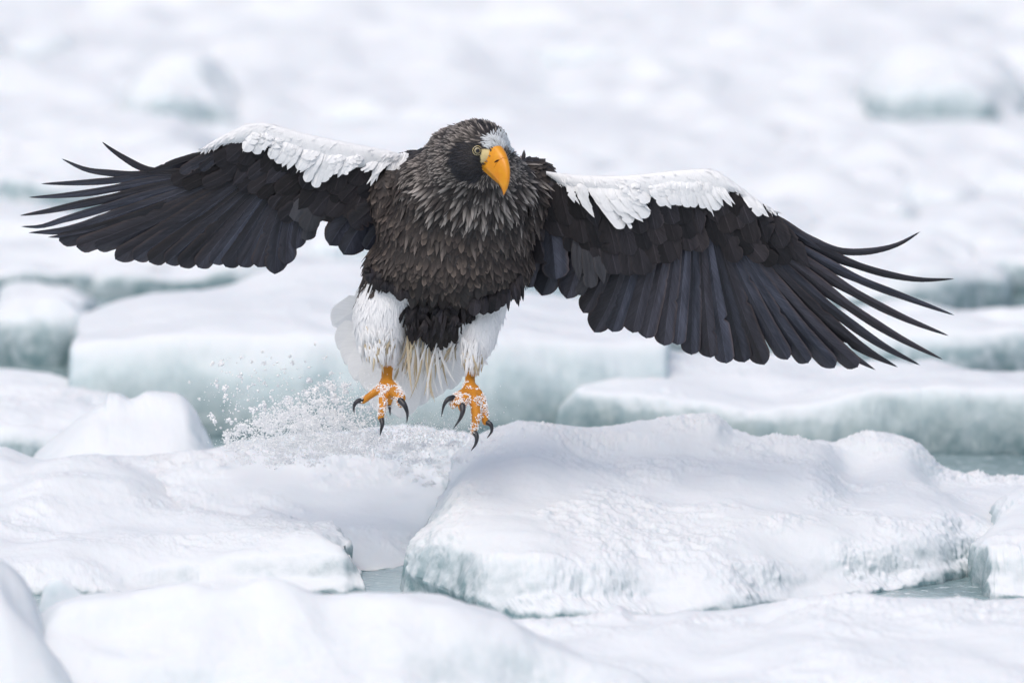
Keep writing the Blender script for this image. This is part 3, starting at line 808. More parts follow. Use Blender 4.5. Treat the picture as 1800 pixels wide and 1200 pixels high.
order = np.random.RandomState(4).permutation(nvb)
cells = {}
PLV, PLF, PLC = [], [], []; big = []
for i in order:
    px, py, d = bpx[i], bpy_[i], bd[i]
    fr = front[i]
    if py > 640: continue
    rg = region(px, py, d, fr, bool(is_th[i]), bool(is_leg[i]))
    if rg is None: continue
    sp, Ln, Wd, kind, tipc, basec, lift = rg
    if fr < -0.15: sp *= 2.0; Wd *= 1.9
    if not is_th[i] and py > 470 and (px < 716 or px > 812): Ln = min(Ln, max(9, (528 if px < 760 else 562) - py))
    s = sp * 0.00125
    P = BV[i]; key = (int(P[0] / .01), int(P[1] / .01), int(P[2] / .01)); ok = True; rr = int(s / .01) + 1
    for a in range(-rr, rr + 1):
        for b in range(-rr, rr + 1):
            for c in range(-rr, rr + 1):
                for q in cells.get((key[0] + a, key[1] + b, key[2] + c), ()):
                    if (q[0] - P[0]) ** 2 + (q[1] - P[1]) ** 2 + (q[2] - P[2]) ** 2 < s * s: ok = False; break
                if not ok: break
            if not ok: break
        if not ok: break
    if not ok: continue
    cells.setdefault(key, []).append(P)
    N = BN[i] / (np.linalg.norm(BN[i]) + 1e-9)
    away = P - FACE_C; dist = np.linalg.norm(away); away /= dist + 1e-9
    w = np.clip((dist - 0.14) / 0.16, 0, 1)
    dirv = away * (1 - w) + DOWN * w
    if py > 440 and not is_th[i]: dirv = dirv + RGT * (0.35 * np.clip((780 - px) / 160, -1, 1) * -1)
    T = dirv - N * (dirv @ N); T /= np.linalg.norm(T) + 1e-9
    v, f, c = blade(P + N * 0.0008, T, N, Ln * 0.00125, Wd * 0.00125, tipc, basec, kind, lift)
    vis = fr * Ln * Wd if kind == 'scale' and 430 < py < 510 else 0
    big.append((vis, v, f, c))
big.sort(key=lambda q: -q[0])
n_ind = 150
for k, (vis, v, f, c) in enumerate(big):
    if k < n_ind and vis > 0:
        add_part('breast_feather', np.array(v), f, M_PLUM, tint=np.array(c))
    else:
        o = len(PLV); PLV += v; PLC += c; PLF += [tuple(x + o for x in ff) for ff in f]
pl = add_part('plumage', np.array(PLV), np.array(PLF), M_PLUM, tint=np.array(PLC))
tag(pl, 'dense overlapping dark brown contour feathers streaked grey on the neck', kind='stuff')

# ---------------------------------------------------------------- feathers with a vane and shaft
def feather(name, pts, wpx, tip, material, parent, roll=0.0, asym=0.5, camber=0.12, notch=0, rows=22, nrm=None, wbase=0.45, rag=0.0):
    """pts: (px,py,y) from base to tip; wpx full width in px; tip: 'round'|'point'|'finger'|'blunt'"""
    P = E(*np.array(pts, float).T)
    s = np.concatenate([[0], np.cumsum(np.linalg.norm(np.diff(P, axis=0), axis=1))]); Ltot = s[-1]
    if len(P) > 2:
        m = np.gradient(P, s, axis=0)
    tt = np.concatenate([np.linspace(0, .82, rows - 8, endpoint=False), 1 - .18 * (1 - np.linspace(0, 1, 8)) ** 1.8])
    C = pchip(s, P, tt * Ltot) if len(P) < 3 else herm(s, P, m, tt * Ltot)
    T = np.gradient(C, axis=0); T /= np.linalg.norm(T, axis=1)[:, None] + 1e-12
    n0 = np.array(nrm if nrm is not None else (-FWD * 0.95 - UPV * 0.30), float)
    S = np.cross(T, n0); S /= np.linalg.norm(S, axis=1)[:, None]
    N = np.cross(S, T)
    S2 = S * math.cos(roll) + N * math.sin(roll); N2 = N * math.cos(roll) - S * math.sin(roll)
    Wm = wpx * 0.00125
    base = wbase + (1 - wbase) * np.clip(tt / 0.35, 0, 1) ** 0.8
    aspect = Wm / Ltot
    if tip == 'round':
        e = np.clip((1 - tt) / max(.55 * aspect, .04), 0, 1); prof = base * np.sqrt(np.clip(1 - (1 - e) ** 2, 0, 1))
    elif tip == 'blunt':
        e = np.clip((1 - tt) / max(.42 * aspect, .03), 0, 1); prof = base * (0.12 + 0.88 * np.clip(1 - (1 - e) ** 2.6, 0, 1) ** .5)
    elif tip == 'finger':
        em = 1 - 0.36 * np.clip((tt - .42) / .14, 0, 1); e = np.clip((1 - tt) / .30, 0, 1); prof = base * em * (0.04 + .96 * e ** .6)
    else:
        e = np.clip((1 - tt) / .38, 0, 1); prof = base * (0.05 + .95 * e ** .8)
    cols = np.array([-1, -.66, -.33, -.05, .0, .05, .33, .66, 1.0])
    lft, rgt = Wm * asym, Wm * (1 - asym)
    jl = np.ones(len(tt)); jr = np.ones(len(tt))
    for _ in range(notch):
        k = rng.randint(int(len(tt) * .35), len(tt) - 9)
        (jl if rng.random() < .5 else jr)[k] *= rng.uniform(.6, .88)
    jl = jl * (1 + rag * np.array([rng.uniform(-1, 1) for _ in tt])); jr = jr * (1 + rag * np.array([rng.uniform(-1, 1) for _ in tt]))
    V = []; UV = []
    for k in range(len(tt)):
        for c in cols:
            w = (lft * jl[k] if c < 0 else rgt * jr[k]) * prof[k]
            lag = -abs(c) ** 1.5 * (0.04 if tip in ('round', 'blunt') else 0.1) * Wm * (1 if tt[k] > .3 else 0.3)
            ridge = 0.0011 * (1 - tt[k] * .7) if abs(c) < .02 else 0
            V.append(C[k] + S2[k] * (c * w) - N2[k] * (camber * Wm * c * c * prof[k]) + N2[k] * ridge + T[k] * lag)
            UV.append((0.5 + c * .5, tt[k] * Ltot / 0.25))
    F = grid_faces(len(tt), len(cols))
    return add_part(name, np.array(V), F, material, parent, True, UV)

def herm(x, y, m, q):
    i = np.clip(np.searchsorted(x, q, side='right') - 1, 0, len(x) - 2)
    h = (x[i + 1] - x[i])[:, None]; t = ((q - x[i]) / (x[i + 1] - x[i]))[:, None]
    return ((1 + 2 * t) * (1 - t) ** 2) * y[i] + t * (1 - t) ** 2 * h * m[i] + t * t * (3 - 2 * t) * y[i + 1] + t * t * (t - 1) * h * m[i + 1]

# ---------------------------------------------------------------- wings
def interp_poly(poly, x):
    p = sorted(poly); return float(np.interp(x, [q[0] for q in p], [q[1] for q in p]))

def wing_edge(top, low, side):
    """white leading edge: closed tube between two pixel outlines"""
    n = 60; u = np.linspace(0, 1, n)
    def r(poly):
        p = np.array(poly, float); s = np.linspace(0, 1, len(p)); return pchip(s, p, u)
    a, b = r(top), r(low)
    k = 16; an = np.linspace(0, 2 * math.pi, k, endpoint=False)
    V = []
    for j in range(n):
        h = max(1.2, np.linalg.norm(b[j] - a[j]) / 2); c = (a[j] + b[j]) / 2
        yy = LY(c[0]) - .012
        for q in an:
            hh = np.cos(q); dd = np.sin(q)
            pp = c + (a[j] - c) * hh
            V.append((pp[0], pp[1], yy + dd * min(h, 13) * 0.00125 * (0.9 if dd < 0 else .7) + (1 - hh) * h * 0.00125 * .22))
    V = np.array(V); return E(V[:, 0], V[:, 1], V[:, 2]), grid_faces(n, k, True)

def LY(px):      # depth of the leading edge along the span
    t = abs(px - 830) / 480
    return 0.07 - 0.10 * math.sin(min(t, 1.0) * math.pi * .62) + max(0, t - 1) * 0.16

def wing_y(px, py, edge):   # underside slopes away from the viewer towards the trailing edge
    return LY(px) + 0.26 * max(0, py - interp_poly(edge, px)) * 0.00125

def make_wing(top, low, sheet_low, flights, coverts, whites, side, outline):
    # dark inner sheet = the wing itself
    n = 50; u = np.linspace(0, 1, n)
    def r(poly):
        p = np.array(poly, float); return pchip(np.linspace(0, 1, len(p)), p, u)
    a, b = r(top), r(sheet_low)
    rows = []
    for sgn in (1, -1):
        for t in (np.linspace(0.12, 1, 8) if sgn == 1 else np.linspace(1, 0.12, 8)):
            p = a + (b - a) * t
            th = 0.010 * (1 - t) * (1.0 if sgn == 1 else -0.2)
            rows.append([(q[0], q[1], wing_y(q[0], q[1], top) + .007 + th) for q in p])
    A = np.array(rows); V = E(A[..., 0], A[..., 1], A[..., 2]).reshape(-1, 3)
    uvs = np.stack(np.meshgrid(np.linspace(0, 6, n), np.linspace(0, 1, len(rows))), -1).reshape(-1, 2)
    wing = add_part('wing', V, grid_faces(len(rows), n), M_COVERT, uv=uvs)
    nf = len(flights)
    for k, (pts, w, tip) in enumerate(flights):
        pl_ = []; jx, jy = rng.uniform(-4, 4), rng.uniform(-5, 5)
        for j, q in enumerate(pts):
            t = j / (len(pts) - 1)
            yy = wing_y(q[0], q[1], top) + 0.004 - 0.0020 * (nf - k) / nf * 6 * (.25 + .75 * t)
            if tip == 'finger': yy += -0.015 * t * t
            jt = t * t if tip not in ('finger', 'point') else 0
            pl_.append((q[0] + jx * jt, q[1] + jy * jt, yy))
        grey = tip == 'grey'
        feather('flight_feather' if not grey else 'tertial_feather', pl_, w, 'blunt' if grey else tip, M_GREY if grey else M_FLIGHT, wing,
                roll=R(rng.uniform(7, 15)) * side, asym=.5 + .16 * side * (1 if tip in ('finger', 'point') else .5), notch=0 if tip == 'finger' else rng.randint(0, 3), rows=34, wbase=.6, camber=.15, rag=.004 if tip == 'finger' else .02)
    for (bx, by, tx, ty, w, lay, mt) in coverts:
        by = max(by, interp_poly(outline, bx) + w * .55); ty = max(ty, interp_poly(outline, tx) + w * .5)
        tx, ty = tx + rng.uniform(-6, 6), ty + rng.uniform(-9, 10); y0 = wing_y(bx, by, top) - .004 - .003 * lay; y1 = wing_y(tx, ty, top) - .008 - .0035 * lay - rng.uniform(0, .003)
        mx_, my_ = (bx + tx) / 2 + rng.uniform(-2, 2), (by + ty) / 2 + rng.uniform(-2, 2)
        feather('covert_feather', [(bx, by, y0), (mx_, my_, (y0 + y1) / 2 - .004), (tx, ty, y1)], w * rng.uniform(.85, 1.3), rng.choice(['round', 'blunt', 'blunt', 'point']), mt, wing,
                roll=R(rng.uniform(0, 8)) * side, asym=.5, notch=rng.randint(0, 3), rows=24, wbase=.7, camber=.07, rag=.05)
    Ve, Fe = wing_edge(top, low, side)
    uve = np.stack(np.meshgrid(np.linspace(0, 1, 16), np.linspace(0, 5, 60)), -1).reshape(-1, 2)
    le = add_part('leading_edge', Ve, Fe, M_WHITE, wing, uv=uve)
    G = Ve.reshape(60, 16, 3); du = np.gradient(G, axis=0); dv = np.roll(G, -1, 1) - np.roll(G, 1, 1)
    Nn = np.cross(du, dv); Nn /= np.linalg.norm(Nn, axis=-1)[..., None] + 1e-12
    cen_ = G.mean(1, keepdims=True); Nn *= np.sign(np.sum(Nn * (G - cen_), -1))[..., None]
    PV, PF, PC = [], [], []
    for _ in range(700):       # short soft white feathers lying along the shoulder
        a_, b_ = rng.randint(2, 57), rng.randrange(16)
        P = G[a_, b_] + (G[a_ + 1, b_] - G[a_, b_]) * rng.random(); N_ = Nn[a_, b_]
        T_ = du[a_, b_] / np.linalg.norm(du[a_, b_]) * .8 - UPV * .7; T_ = T_ - N_ * (T_ @ N_); T_ /= np.linalg.norm(T_) + 1e-9
        cw = np.array([.91, .915, .925]) * rng.uniform(.93, 1.02)
        v_, f_, c_ = blade(P - N_ * .0006, T_, N_, rng.uniform(10, 18) * .00125, rng.uniform(2.5, 5) * .00125, cw, cw * .99, 'lance1', .015)
        o_ = len(PV); PV += v_; PC += c_; PF += [tuple(x + o_ for x in ff) for ff in f_]
    tag(add_part('shoulder_plumage', np.array(PV), np.array(PF), M_PLUM, wing, tint=np.array(PC)), 'short soft white feathers along the wing edge', kind='stuff')
    extra = []
    for (bx, by, tx, ty, w, tip) in whites:
        for _ in range(1): extra.append((bx + rng.uniform(-8, 8), by + rng.uniform(2, 14), tx + rng.uniform(-9, 9), ty + rng.uniform(-8, 4), rng.uniform(3, 6.5), 'point'))
    for (bx, by, tx, ty, w, tip) in whites + extra:
        tx, ty, w = tx + rng.uniform(-3, 3), ty + rng.uniform(-6, 5), w * rng.uniform(.75, 1.15); tip = rng.choice([tip, tip, 'point', 'blunt'])
        by = min(by, (interp_poly(top, bx) + interp_poly(low, bx)) / 2 + 3); y0 = LY(bx) - .016; y1 = wing_y(tx, ty, top) - .034
        feather('white_covert', [(bx, by, y0), ((bx + tx) / 2, (by + ty) / 2 + 1, (y0 + y1) / 2 - .005), (tx, ty, y1)], w, tip, M_WHITE, wing,
                roll=R(rng.uniform(-4, 9)) * side, asym=.5, notch=2, rows=20, wbase=.8, camber=.10, rag=.05, nrm=-FWD * .9 + UPV * .4)
    return wing

def fl2(base, tip_, w, tip='blunt', bow=0.0):
    (bx, by), (tx, ty) = base, tip_
    dx, dy = tx - bx, ty - by
    pts = []
    for t in (0, .35, .7, 1):
        o = bow * math.sin(t * math.pi)
        pts.append((bx + dx * t - dy * o, by + dy * t + dx * o))
    return (pts, w, tip)

# left of the picture
Ltop = [(722, 276), (690, 266), (640, 256), (590, 246), (540, 235), (500, 224), (465, 215.5), (440, 217), (410, 229), (380, 245), (357, 259)]
Llow = [(722, 282), (690, 292), (640, 296), (590, 294), (540, 284), (500, 270), (465, 257), (440, 252), (410, 252), (380, 257), (357, 262)]
Lsheet = [(700, 395), (660, 400), (620, 395), (575, 390), (540, 380), (510, 372), (470, 352), (440, 338), (405, 318), (375, 302), (352, 280)]
Lf = [([(384, 268), (345, 278), (305, 290), (256, 303)], 27, 'point'),
      ([(372, 282), (335, 300), (295, 304), (255, 296), (215, 275), (190, 258), (179, 249)], 22, 'finger'),
      ([(378, 286), (320, 305), (260, 307), (200, 304), (150, 297), (108, 279)], 22, 'finger'),
      ([(384, 289), (310, 304), (250, 310), (190, 317), (130, 321), (72, 323)], 21, 'finger'),
      ([(390, 292), (310, 312), (230, 325), (155, 338), (100, 344), (50, 347)], 23, 'finger'),
      ([(395, 295), (310, 320), (220, 342), (135, 359), (80, 371), (34, 379)], 25, 'finger'),
      ([(400, 298), (310, 330), (210, 357), (110, 386), (68, 398), (36, 398)], 26, 'finger'),
      ([(405, 300), (315, 340), (215, 375), (115, 404), (50, 409)], 30, 'point'),
      ([(410, 303), (320, 348), (225, 386), (135, 411), (84, 417)], 30, 'point'),
      fl2((414, 306), (100, 427), 34, 'blunt', -.04), fl2((418, 309), (138, 430), 35, 'blunt', -.03),
      fl2((422, 312), (168, 439), 35, 'blunt', -.03), fl2((427, 315), (199, 455), 38, 'round', -.02),
      fl2((433, 318), (236, 461), 38), fl2((440, 321), (264, 463), 36), fl2((447, 325), (294, 465), 36), fl2((454, 328), (320, 467), 36),
      fl2((462, 332), (346, 469), 36), fl2((470, 336), (373, 468), 36), fl2((479, 341), (400, 474), 36), fl2((488, 346), (425, 473), 36),
      fl2((497, 350), (452, 474), 38), fl2((508, 352), (484, 482), 44, 'round', .05), fl2((520, 360), (503, 462), 34, 'round', .06),
      fl2((545, 350), (517, 441), 30, 'round', .05), fl2((568, 348), (535, 426), 30, 'grey', .06),
      fl2((660, 345), (575, 434), 54, 'round', .06), fl2((690, 350), (604, 447), 56, 'round', .08), fl2((720, 355), (640, 442), 56, 'round', .06)]
Lc = []
def crow(tips, off, w, lay, mt):
    return [(tx + off[0] * rng.uniform(.85, 1.15), ty + off[1] * rng.uniform(.85, 1.15), tx, ty, w, lay, mt) for tx, ty in tips]
Lc += crow([(300, 318), (325, 323), (352, 320)], (75, -32), 26, 1, M_COVERT)
Lc += crow([(385, 313), (405, 323), (424, 333), (442, 343), (458, 352), (472, 362), (484, 378), (492, 393)], (52, -52), 30, 1, M_COVERT)
Lc += crow([(513, 394), (532, 402), (550, 395)], (30, -60), 32, 1, M_GREY)
Lc += crow([(318, 300), (338, 298), (358, 297)], (46, -30), 17, 2, M_FLIGHT)
Lc += crow([(380, 294), (398, 293), (418, 300), (440, 311), (462, 322), (482, 336), (500, 350), (522, 362), (545, 372), (568, 378)], (52, -44), 32, 2, M_COVERT)
Lc += crow([(402, 280), (420, 280), (440, 284), (462, 293), (484, 305), (506, 318), (528, 330), (552, 340), (578, 346), (604, 350), (630, 352), (655, 352)], (36, -44), 34, 3, M_COVERT)
Lc += crow([(590, 372), (612, 380), (632, 386), (655, 388), (678, 392)], (36, -60), 42, 1.6, M_COVERT)
Lc += crow([(540, 318), (565, 322), (592, 328), (620, 330), (648, 332), (672, 334), (690, 345)], (24, -50), 36, 3.6, M_COVERT)
Lc += [(668, 352, 617, 403, 44, 3.0, M_FLIGHT)]
Lc += crow([(668, 372), (682, 366), (690, 392), (668, 405)], (22, -56), 42, 2.2, M_COVERT)
Lw = []
for tx, ty, w, tip in [(432, 265, 18, 'round'), (446, 268, 17, 'round'), (457, 269, 17, 'round'), (473, 277, 18, 'round'), (488, 288, 19, 'round'), (498, 290, 18, 'round'), (507, 296, 19, 'round'), (521, 300, 20, 'round'), (530, 305, 18, 'round'),
                       (538, 319, 18, 'round'), (551, 325, 19, 'round'), (561, 316, 18, 'round'), (570, 311, 18, 'round'), (580, 308, 18, 'round'), (591, 316, 17, 'point'), (601, 306, 16, 'round'), (612, 300, 15, 'point'),
                       (640, 300, 16, 'point'), (649, 325, 12, 'point'), (655, 312, 14, 'point'), (662, 306, 13, 'point'), (672, 333, 11, 'point'), (681, 326, 10, 'point'), (689, 332, 9, 'point'), (694, 308, 12, 'point')]:
    lx = tx + 14 + (6 if tx > 520 else 0); ly = interp_poly(Llow, lx) - 16
    Lw.append((lx, ly, tx, ty, w * 1.15, tip))
    if tx < 625: Lw += [(lx + 3, ly - 6, tx + 6, ty - 12, w * 1.2, 'round'), (lx + 6, ly - 8, tx + 10, ty - 24, w * 1.2, 'round')]
wing_l = make_wing(Ltop, Llow, Lsheet, Lf, Lc, Lw, 1, Ltop + [(310, 281), (260, 301)])

# right of the picture
Rtop = [(960, 301), (1000, 306), (1037, 308), (1080, 308.5), (1124, 306), (1180, 300), (1235, 296), (1256, 299), (1290, 320), (1330, 350), (1368, 372)]
Rlow = [(960, 307), (1000, 331), (1037, 338), (1080, 346), (1124, 348), (1180, 345), (1235, 342), (1256, 342), (1290, 336), (1330, 360), (1368, 374)]
Rsheet = [(945, 470), (985, 462), (1037, 455), (1080, 455), (1124, 458), (1175, 455), (1225, 440), (1262, 430), (1300, 425), (1335, 415), (1365, 392)]
Rf = [([(1330, 364), (1366, 388), (1402, 413), (1444, 439)], 24, 'point'),
      ([(1318, 368), (1365, 385), (1420, 420), (1470, 439), (1525, 441), (1578, 429), (1618, 407)], 22, 'finger'),
      ([(1315, 373), (1370, 402), (1430, 432), (1495, 461), (1560, 481), (1620, 491), (1678, 490)], 23, 'finger'),
      ([(1312, 378), (1370, 415), (1440, 455), (1510, 490), (1590, 521), (1678, 554)], 25, 'finger'),
      ([(1308, 382), (1370, 428), (1440, 474), (1510, 517), (1590, 558), (1668, 590)], 26, 'finger'),
      ([(1304, 386), (1365, 440), (1435, 494), (1505, 545), (1580, 592), (1658, 632)], 28, 'finger'),
      ([(1300, 390), (1360, 452), (1425, 512), (1490, 563), (1555, 608), (1618, 642)], 29, 'finger'),
      ([(1296, 394), (1355, 464), (1412, 525), (1470, 576), (1525, 616), (1578, 645)], 34, 'point'),
      ([(1292, 398), (1345, 472), (1398, 535), (1450, 585), (1495, 622), (1539, 650)], 34, 'point'),
      fl2((1287, 400), (1505, 647), 34, 'blunt', .03), fl2((1282, 403), (1464, 651), 36, 'round', .03),
      fl2((1276, 406), (1422, 640), 32, 'blunt', .02), fl2((1270, 408), (1384, 637), 34, 'round', .02),
      fl2((1262, 411), (1345, 641), 40, 'round', .02), fl2((1253, 414), (1307, 641), 38), fl2((1243, 417), (1276, 635), 37), fl2((1232, 420), (1246, 627), 37),
      fl2((1219, 422), (1219, 619), 36), fl2((1206, 424), (1192, 610), 36), fl2((1190, 426), (1164, 604), 36), fl2((1172, 428), (1137, 597), 37), fl2((1150, 430), (1110, 588), 38),
      fl2((1126, 430), (1080, 586), 40), fl2((1100, 430), (1046, 589), 46, 'round', -.05), fl2((1075, 425), (1022, 552), 34, 'round', -.06),
      fl2((1060, 420), (1014, 522), 30, 'grey', -.03), fl2((1025, 400), (994, 523), 46, 'round', -.05), fl2((985, 395), (955, 520), 50, 'round', -.04), fl2((955, 395), (930, 505), 44, 'round', -.02)]
Rc = []
Rc += crow([(1012, 446), (1034, 452), (1058, 472), (1084, 482), (1108, 480), (1130, 478), (1152, 470), (1174, 464)], (-14, -76), 38, 1, M_COVERT)
Rc += crow([(1194, 452), (1215, 447), (1236, 440), (1260, 430), (1280, 440), (1298, 456)], (-26, -74), 34, 1, M_COVERT)
Rc += crow([(1318, 446), (1338, 452), (1360, 463), (1384, 462), (1406, 464), (1424, 462)], (-58, -66), 30, 1, M_COVERT)
Rc += crow([(976, 492)], (-8, -110), 42, 2.6, M_FLIGHT)
Rc += crow([(1040, 500), (1022, 486), (1056, 508)], (-6, -66), 24, 1.8, M_GREY)
Rc += crow([(985, 420), (1008, 425), (1032, 425), (1056, 432), (1082, 438), (1108, 440), (1134, 436), (1160, 430), (1185, 422), (1210, 412), (1235, 404), (1258, 400), (1280, 404), (1302, 412), (1325, 418), (1348, 424), (1372, 428)], (-20, -66), 38, 2, M_COVERT)
Rc += crow([(980, 385), (1002, 388), (1026, 392), (1050, 396), (1076, 400), (1104, 404), (1130, 402), (1156, 396), (1182, 390), (1208, 384), (1232, 378), (1254, 378), (1276, 380), (1298, 384), (1320, 390), (1342, 396)], (-16, -58), 36, 3, M_COVERT)
Rc += crow([(968, 350), (975, 372), (962, 388), (970, 412), (955, 430), (962, 455)], (-16, -52), 42, 2.6, M_COVERT)
Rw = []
for bx, by, tx, ty, w, tip in [(1000, 322, 1012, 362, 14, 'round'), (1012, 325, 1042, 378, 12, 'point'), (1020, 322, 1036, 368, 12, 'point'), (1040, 330, 1094, 398, 20, 'round'), (1052, 330, 1084, 384, 18, 'round'), (1062, 330, 1115, 397, 20, 'round'),
                               (1075, 332, 1104, 384, 20, 'round'), (1082, 332, 1130, 389, 20, 'round'), (1098, 332, 1139, 378, 20, 'round'), (1112, 325, 1140, 360, 20, 'round'), (1095, 325, 1118, 360, 20, 'round'),
                               (1150, 325, 1171, 366, 22, 'round'), (1160, 325, 1180, 364, 20, 'round'), (1172, 322, 1190, 363, 20, 'round'), (1185, 322, 1200, 363, 20, 'round'), (1195, 320, 1210, 362, 20, 'round'), (1208, 320, 1224, 361, 20, 'round'),
                               (1220, 318, 1241, 368, 18, 'round'), (1232, 318, 1254, 379, 16, 'point'), (1240, 318, 1262, 372, 15, 'point'), (1250, 318, 1270, 366, 13, 'point'), (1262, 322, 1290, 362, 12, 'point'), (1310, 345, 1340, 378, 14, 'round'), (1325, 352, 1350, 384, 12, 'point')]:
    Rw.append((bx, by, tx, ty, w * 1.15, tip))
    if 1005 < bx < 1245: Rw += [(bx + 2, by - 6, tx - 8, ty - 12, w * 1.2, 'round'), (bx + 2, by - 8, tx - 12, ty - 24, w * 1.2, 'round')]
wing_r = make_wing(Rtop, Rlow, Rsheet, Rf, Rc, Rw, -1, Rtop + [(1400, 402), (1437, 434), (1480, 444)])

# ---------------------------------------------------------------- tail and trousers
tail = add_part('tail', *tube([(742, 540, .14), (735, 575, .17), (728, 600, .19)], [34, 28, 16]), M_TAIL, uv=np.zeros((500, 2))[:0] if False else None)
for k, (tx, ty, w, bx, by) in enumerate([(584, 572, 40, 690, 500), (594, 614, 44, 700, 520), (606, 640, 44, 706, 530), (622, 668, 46, 712, 540), (644, 688, 46, 718, 550), (664, 724, 44, 724, 556),
                                         (702, 735, 46, 730, 560), (730, 716, 44, 736, 560), (764, 700, 46, 744, 556), (794, 685, 46, 750, 550), (816, 662, 44, 756, 545)]):
    yb = .16; yt = .24 - .002 * k
    order_y = -.004 * (5 - abs(5 - k))
    feather('tail_feather', [(bx, by, yb), ((bx + tx) / 2, (by + ty) / 2, (yb + yt) / 2 + order_y), (tx, ty, yt + order_y)], w * 1.35, 'round', M_TAIL, tail, roll=R(-6), asym=.5, rows=22, notch=1, camber=.06, wbase=.5, rag=.015)
# undertail coverts: cream strands between the legs
for k in range(170):
    t = rng.random(); bx = 702 + 108 * t + rng.uniform(-5, 5); by = 592 + rng.uniform(-16, 12) - 14 * abs(t - .4)
    L = rng.uniform(40, 118) * (1.0 if .08 < t < .7 else .65); ang = rng.gauss(-.05, .2)
    if t > .4: ang -= .75 * rng.random()
    tx, ty = bx + math.sin(ang) * L, by + math.cos(ang) * L
    y = .0 + rng.uniform(0, .05); b = rng.uniform(-7, 7)
    feather('undertail_strand', [(bx, by, y), (bx * .65 + tx * .35 + b, by * .65 + ty * .35, y), (bx * .3 + tx * .7 + b, by * .3 + ty * .7, y + .01), (tx, ty, y + .02)], rng.uniform(2.2, 5.5), 'point', M_CREAM if rng.random() < .42 else M_TAIL, tail, rows=14, camber=.1, wbase=.6)
# black belly fringe
for k in range(120):
    t = rng.random(); bx = 712 + 122 * t; by = 520 + rng.uniform(0, 50) - 8 * t
    bot = 604 + 10 * math.exp(-((t - .35) / .22) ** 2) - max(0, t - .5) * 78 + rng.uniform(-16, 4)
    L = min(rng.uniform(24, 60), max(12, bot - by)); ang = rng.gauss(-.12 - .55 * max(0, t - .45), .22)
    tx, ty = bx + math.sin(ang) * L, by + math.cos(ang) * L
    y = -.045 + rng.uniform(-.012, .02) + .035 * abs(t - .5)
    feather('belly_feather', [(bx, by, y), ((bx + tx) / 2 + rng.uniform(-3, 3), (by + ty) / 2, y - .008), (tx, ty, y + .008)], rng.uniform(5, 15), 'point', M_COVERT, eagle, rows=12, camber=.15, roll=R(rng.uniform(-14, 14)), rag=.08)
# ragged flank feathers over the trousers
for (bx, by, tx, ty, w) in [(662, 478, 668, 512, 20), (676, 488, 682, 516, 20), (690, 488, 694, 520, 22), (704, 492, 706, 530, 24), (714, 500, 716, 526, 20), (648, 470, 650, 498, 18),
                            (838, 512, 834, 556, 22), (850, 510, 850, 554, 24), (862, 508, 862, 552, 24), (874, 500, 872, 548, 22), (884, 494, 884, 540, 18), (892, 488, 894, 548, 11), (900, 484, 906, 536, 12), (906, 478, 914, 540, 10), (912, 474, 918, 530, 10)]:
    for q in range(2):
        bx2, tx2 = bx + rng.uniform(-4, 4), tx + rng.uniform(-4, 4); ty2 = ty - q * rng.uniform(4, 12)
        y = -.092 + .035 * abs(bx - 785) / 130
        feather('flank_feather', [(bx2, by, y + .01), ((bx2 + tx2) / 2, (by + ty2) / 2, y - .004), (tx2, ty2, y + .004)], w, 'point' if w < 14 else 'round', M_COVERT, eagle, rows=14, camber=.2, roll=R(rng.uniform(-10, 10)), rag=.10)
# leg trousers: white with a cream lower fringe
for (cx, cy, hw, n, cr) in ((664, 603, 38, 120, .34), (829, 622, 22, 80, .34)):
    for k in range(n):
        t = rng.uniform(-1, 1); bx = cx + hw * t * .9; by = cy + rng.uniform(-26, 14) - 6 * abs(t)
        L = rng.uniform(22, 44); conv = -t * .35 + rng.uniform(-.3, .3)
        tx, ty = bx + math.sin(conv) * L, by + math.cos(conv) * L
        ty = min(ty, 662); y = .0 - .055 * math.sqrt(max(0, 1 - t * t)) * (hw / 38) + rng.uniform(-.006, .004)
        feather('leg_feather', [(bx, by, y), ((bx + tx) / 2, (by + ty) / 2, y - .006), (tx, ty, y + .006)], rng.uniform(2.5, 6), 'point', M_CREAM if rng.random() < cr * (1 if by > cy - 8 else .3) else M_WHITE, eagle, rows=10, camber=.15)

# ---------------------------------------------------------------- talons
def talon(pts, r0):
    P = np.array(pts, float); n = 12
    s = np.linspace(0, 1, len(P)); q = np.linspace(0, 1, n)
    m = np.gradient(P, s, axis=0); C = herm(s, P, m, q)
    rad = r0 * (1 - q) ** .8 + .35
    v, f = tube(C.tolist(), rad.tolist(), 10)
    add_part('talon', v, f, M_TALON)
talon([(637, 703, -.06), (627, 706, -.066), (622, 715, -.066), (623, 727, -.06)], 5)
talon([(670, 735, -.08), (672, 745, -.088), (670, 755, -.086), (668, 765, -.08)], 4.8)
talon([(704, 704, -.12), (711, 712, -.128), (716, 726, -.126), (715, 743, -.115)], 6)
talon([(684, 709, .03), (685, 718, .028), (686, 730, .034)], 3.8)
talon([(797, 699, -.075), (787, 702, -.085), (780, 713, -.085), (776, 732, -.075)], 5.4)
talon([(813, 713, -.10), (813, 724, -.108), (808, 737, -.106), (797, 753, -.095)], 5.6)
talon([(834, 759, -.08), (838, 768, -.088), (836, 780, -.086), (828, 792, -.078)], 5.2)
talon([(855, 741, -.06), (863, 747, -.066), (864, 758, -.066), (856, 770, -.06)], 5)

# ---------------------------------------------------------------- beak, eye
PSI, PHI = R(35), R(40)
hf = RGT * math.sin(PSI) * math.cos(PHI) - FWD * math.cos(PSI) * math.cos(PHI) - UPV * math.sin(PHI)
hr = RGT * math.cos(PSI) + FWD * math.sin(PSI)
hu = np.cross(hf, hr); hu = hu if hu @ UPV > 0 else -hu
O_B = E(880, 262, -.262)
def HP(a, b, c): return O_B + (hf * a + hr * b + hu * c) * 0.00125 * .955
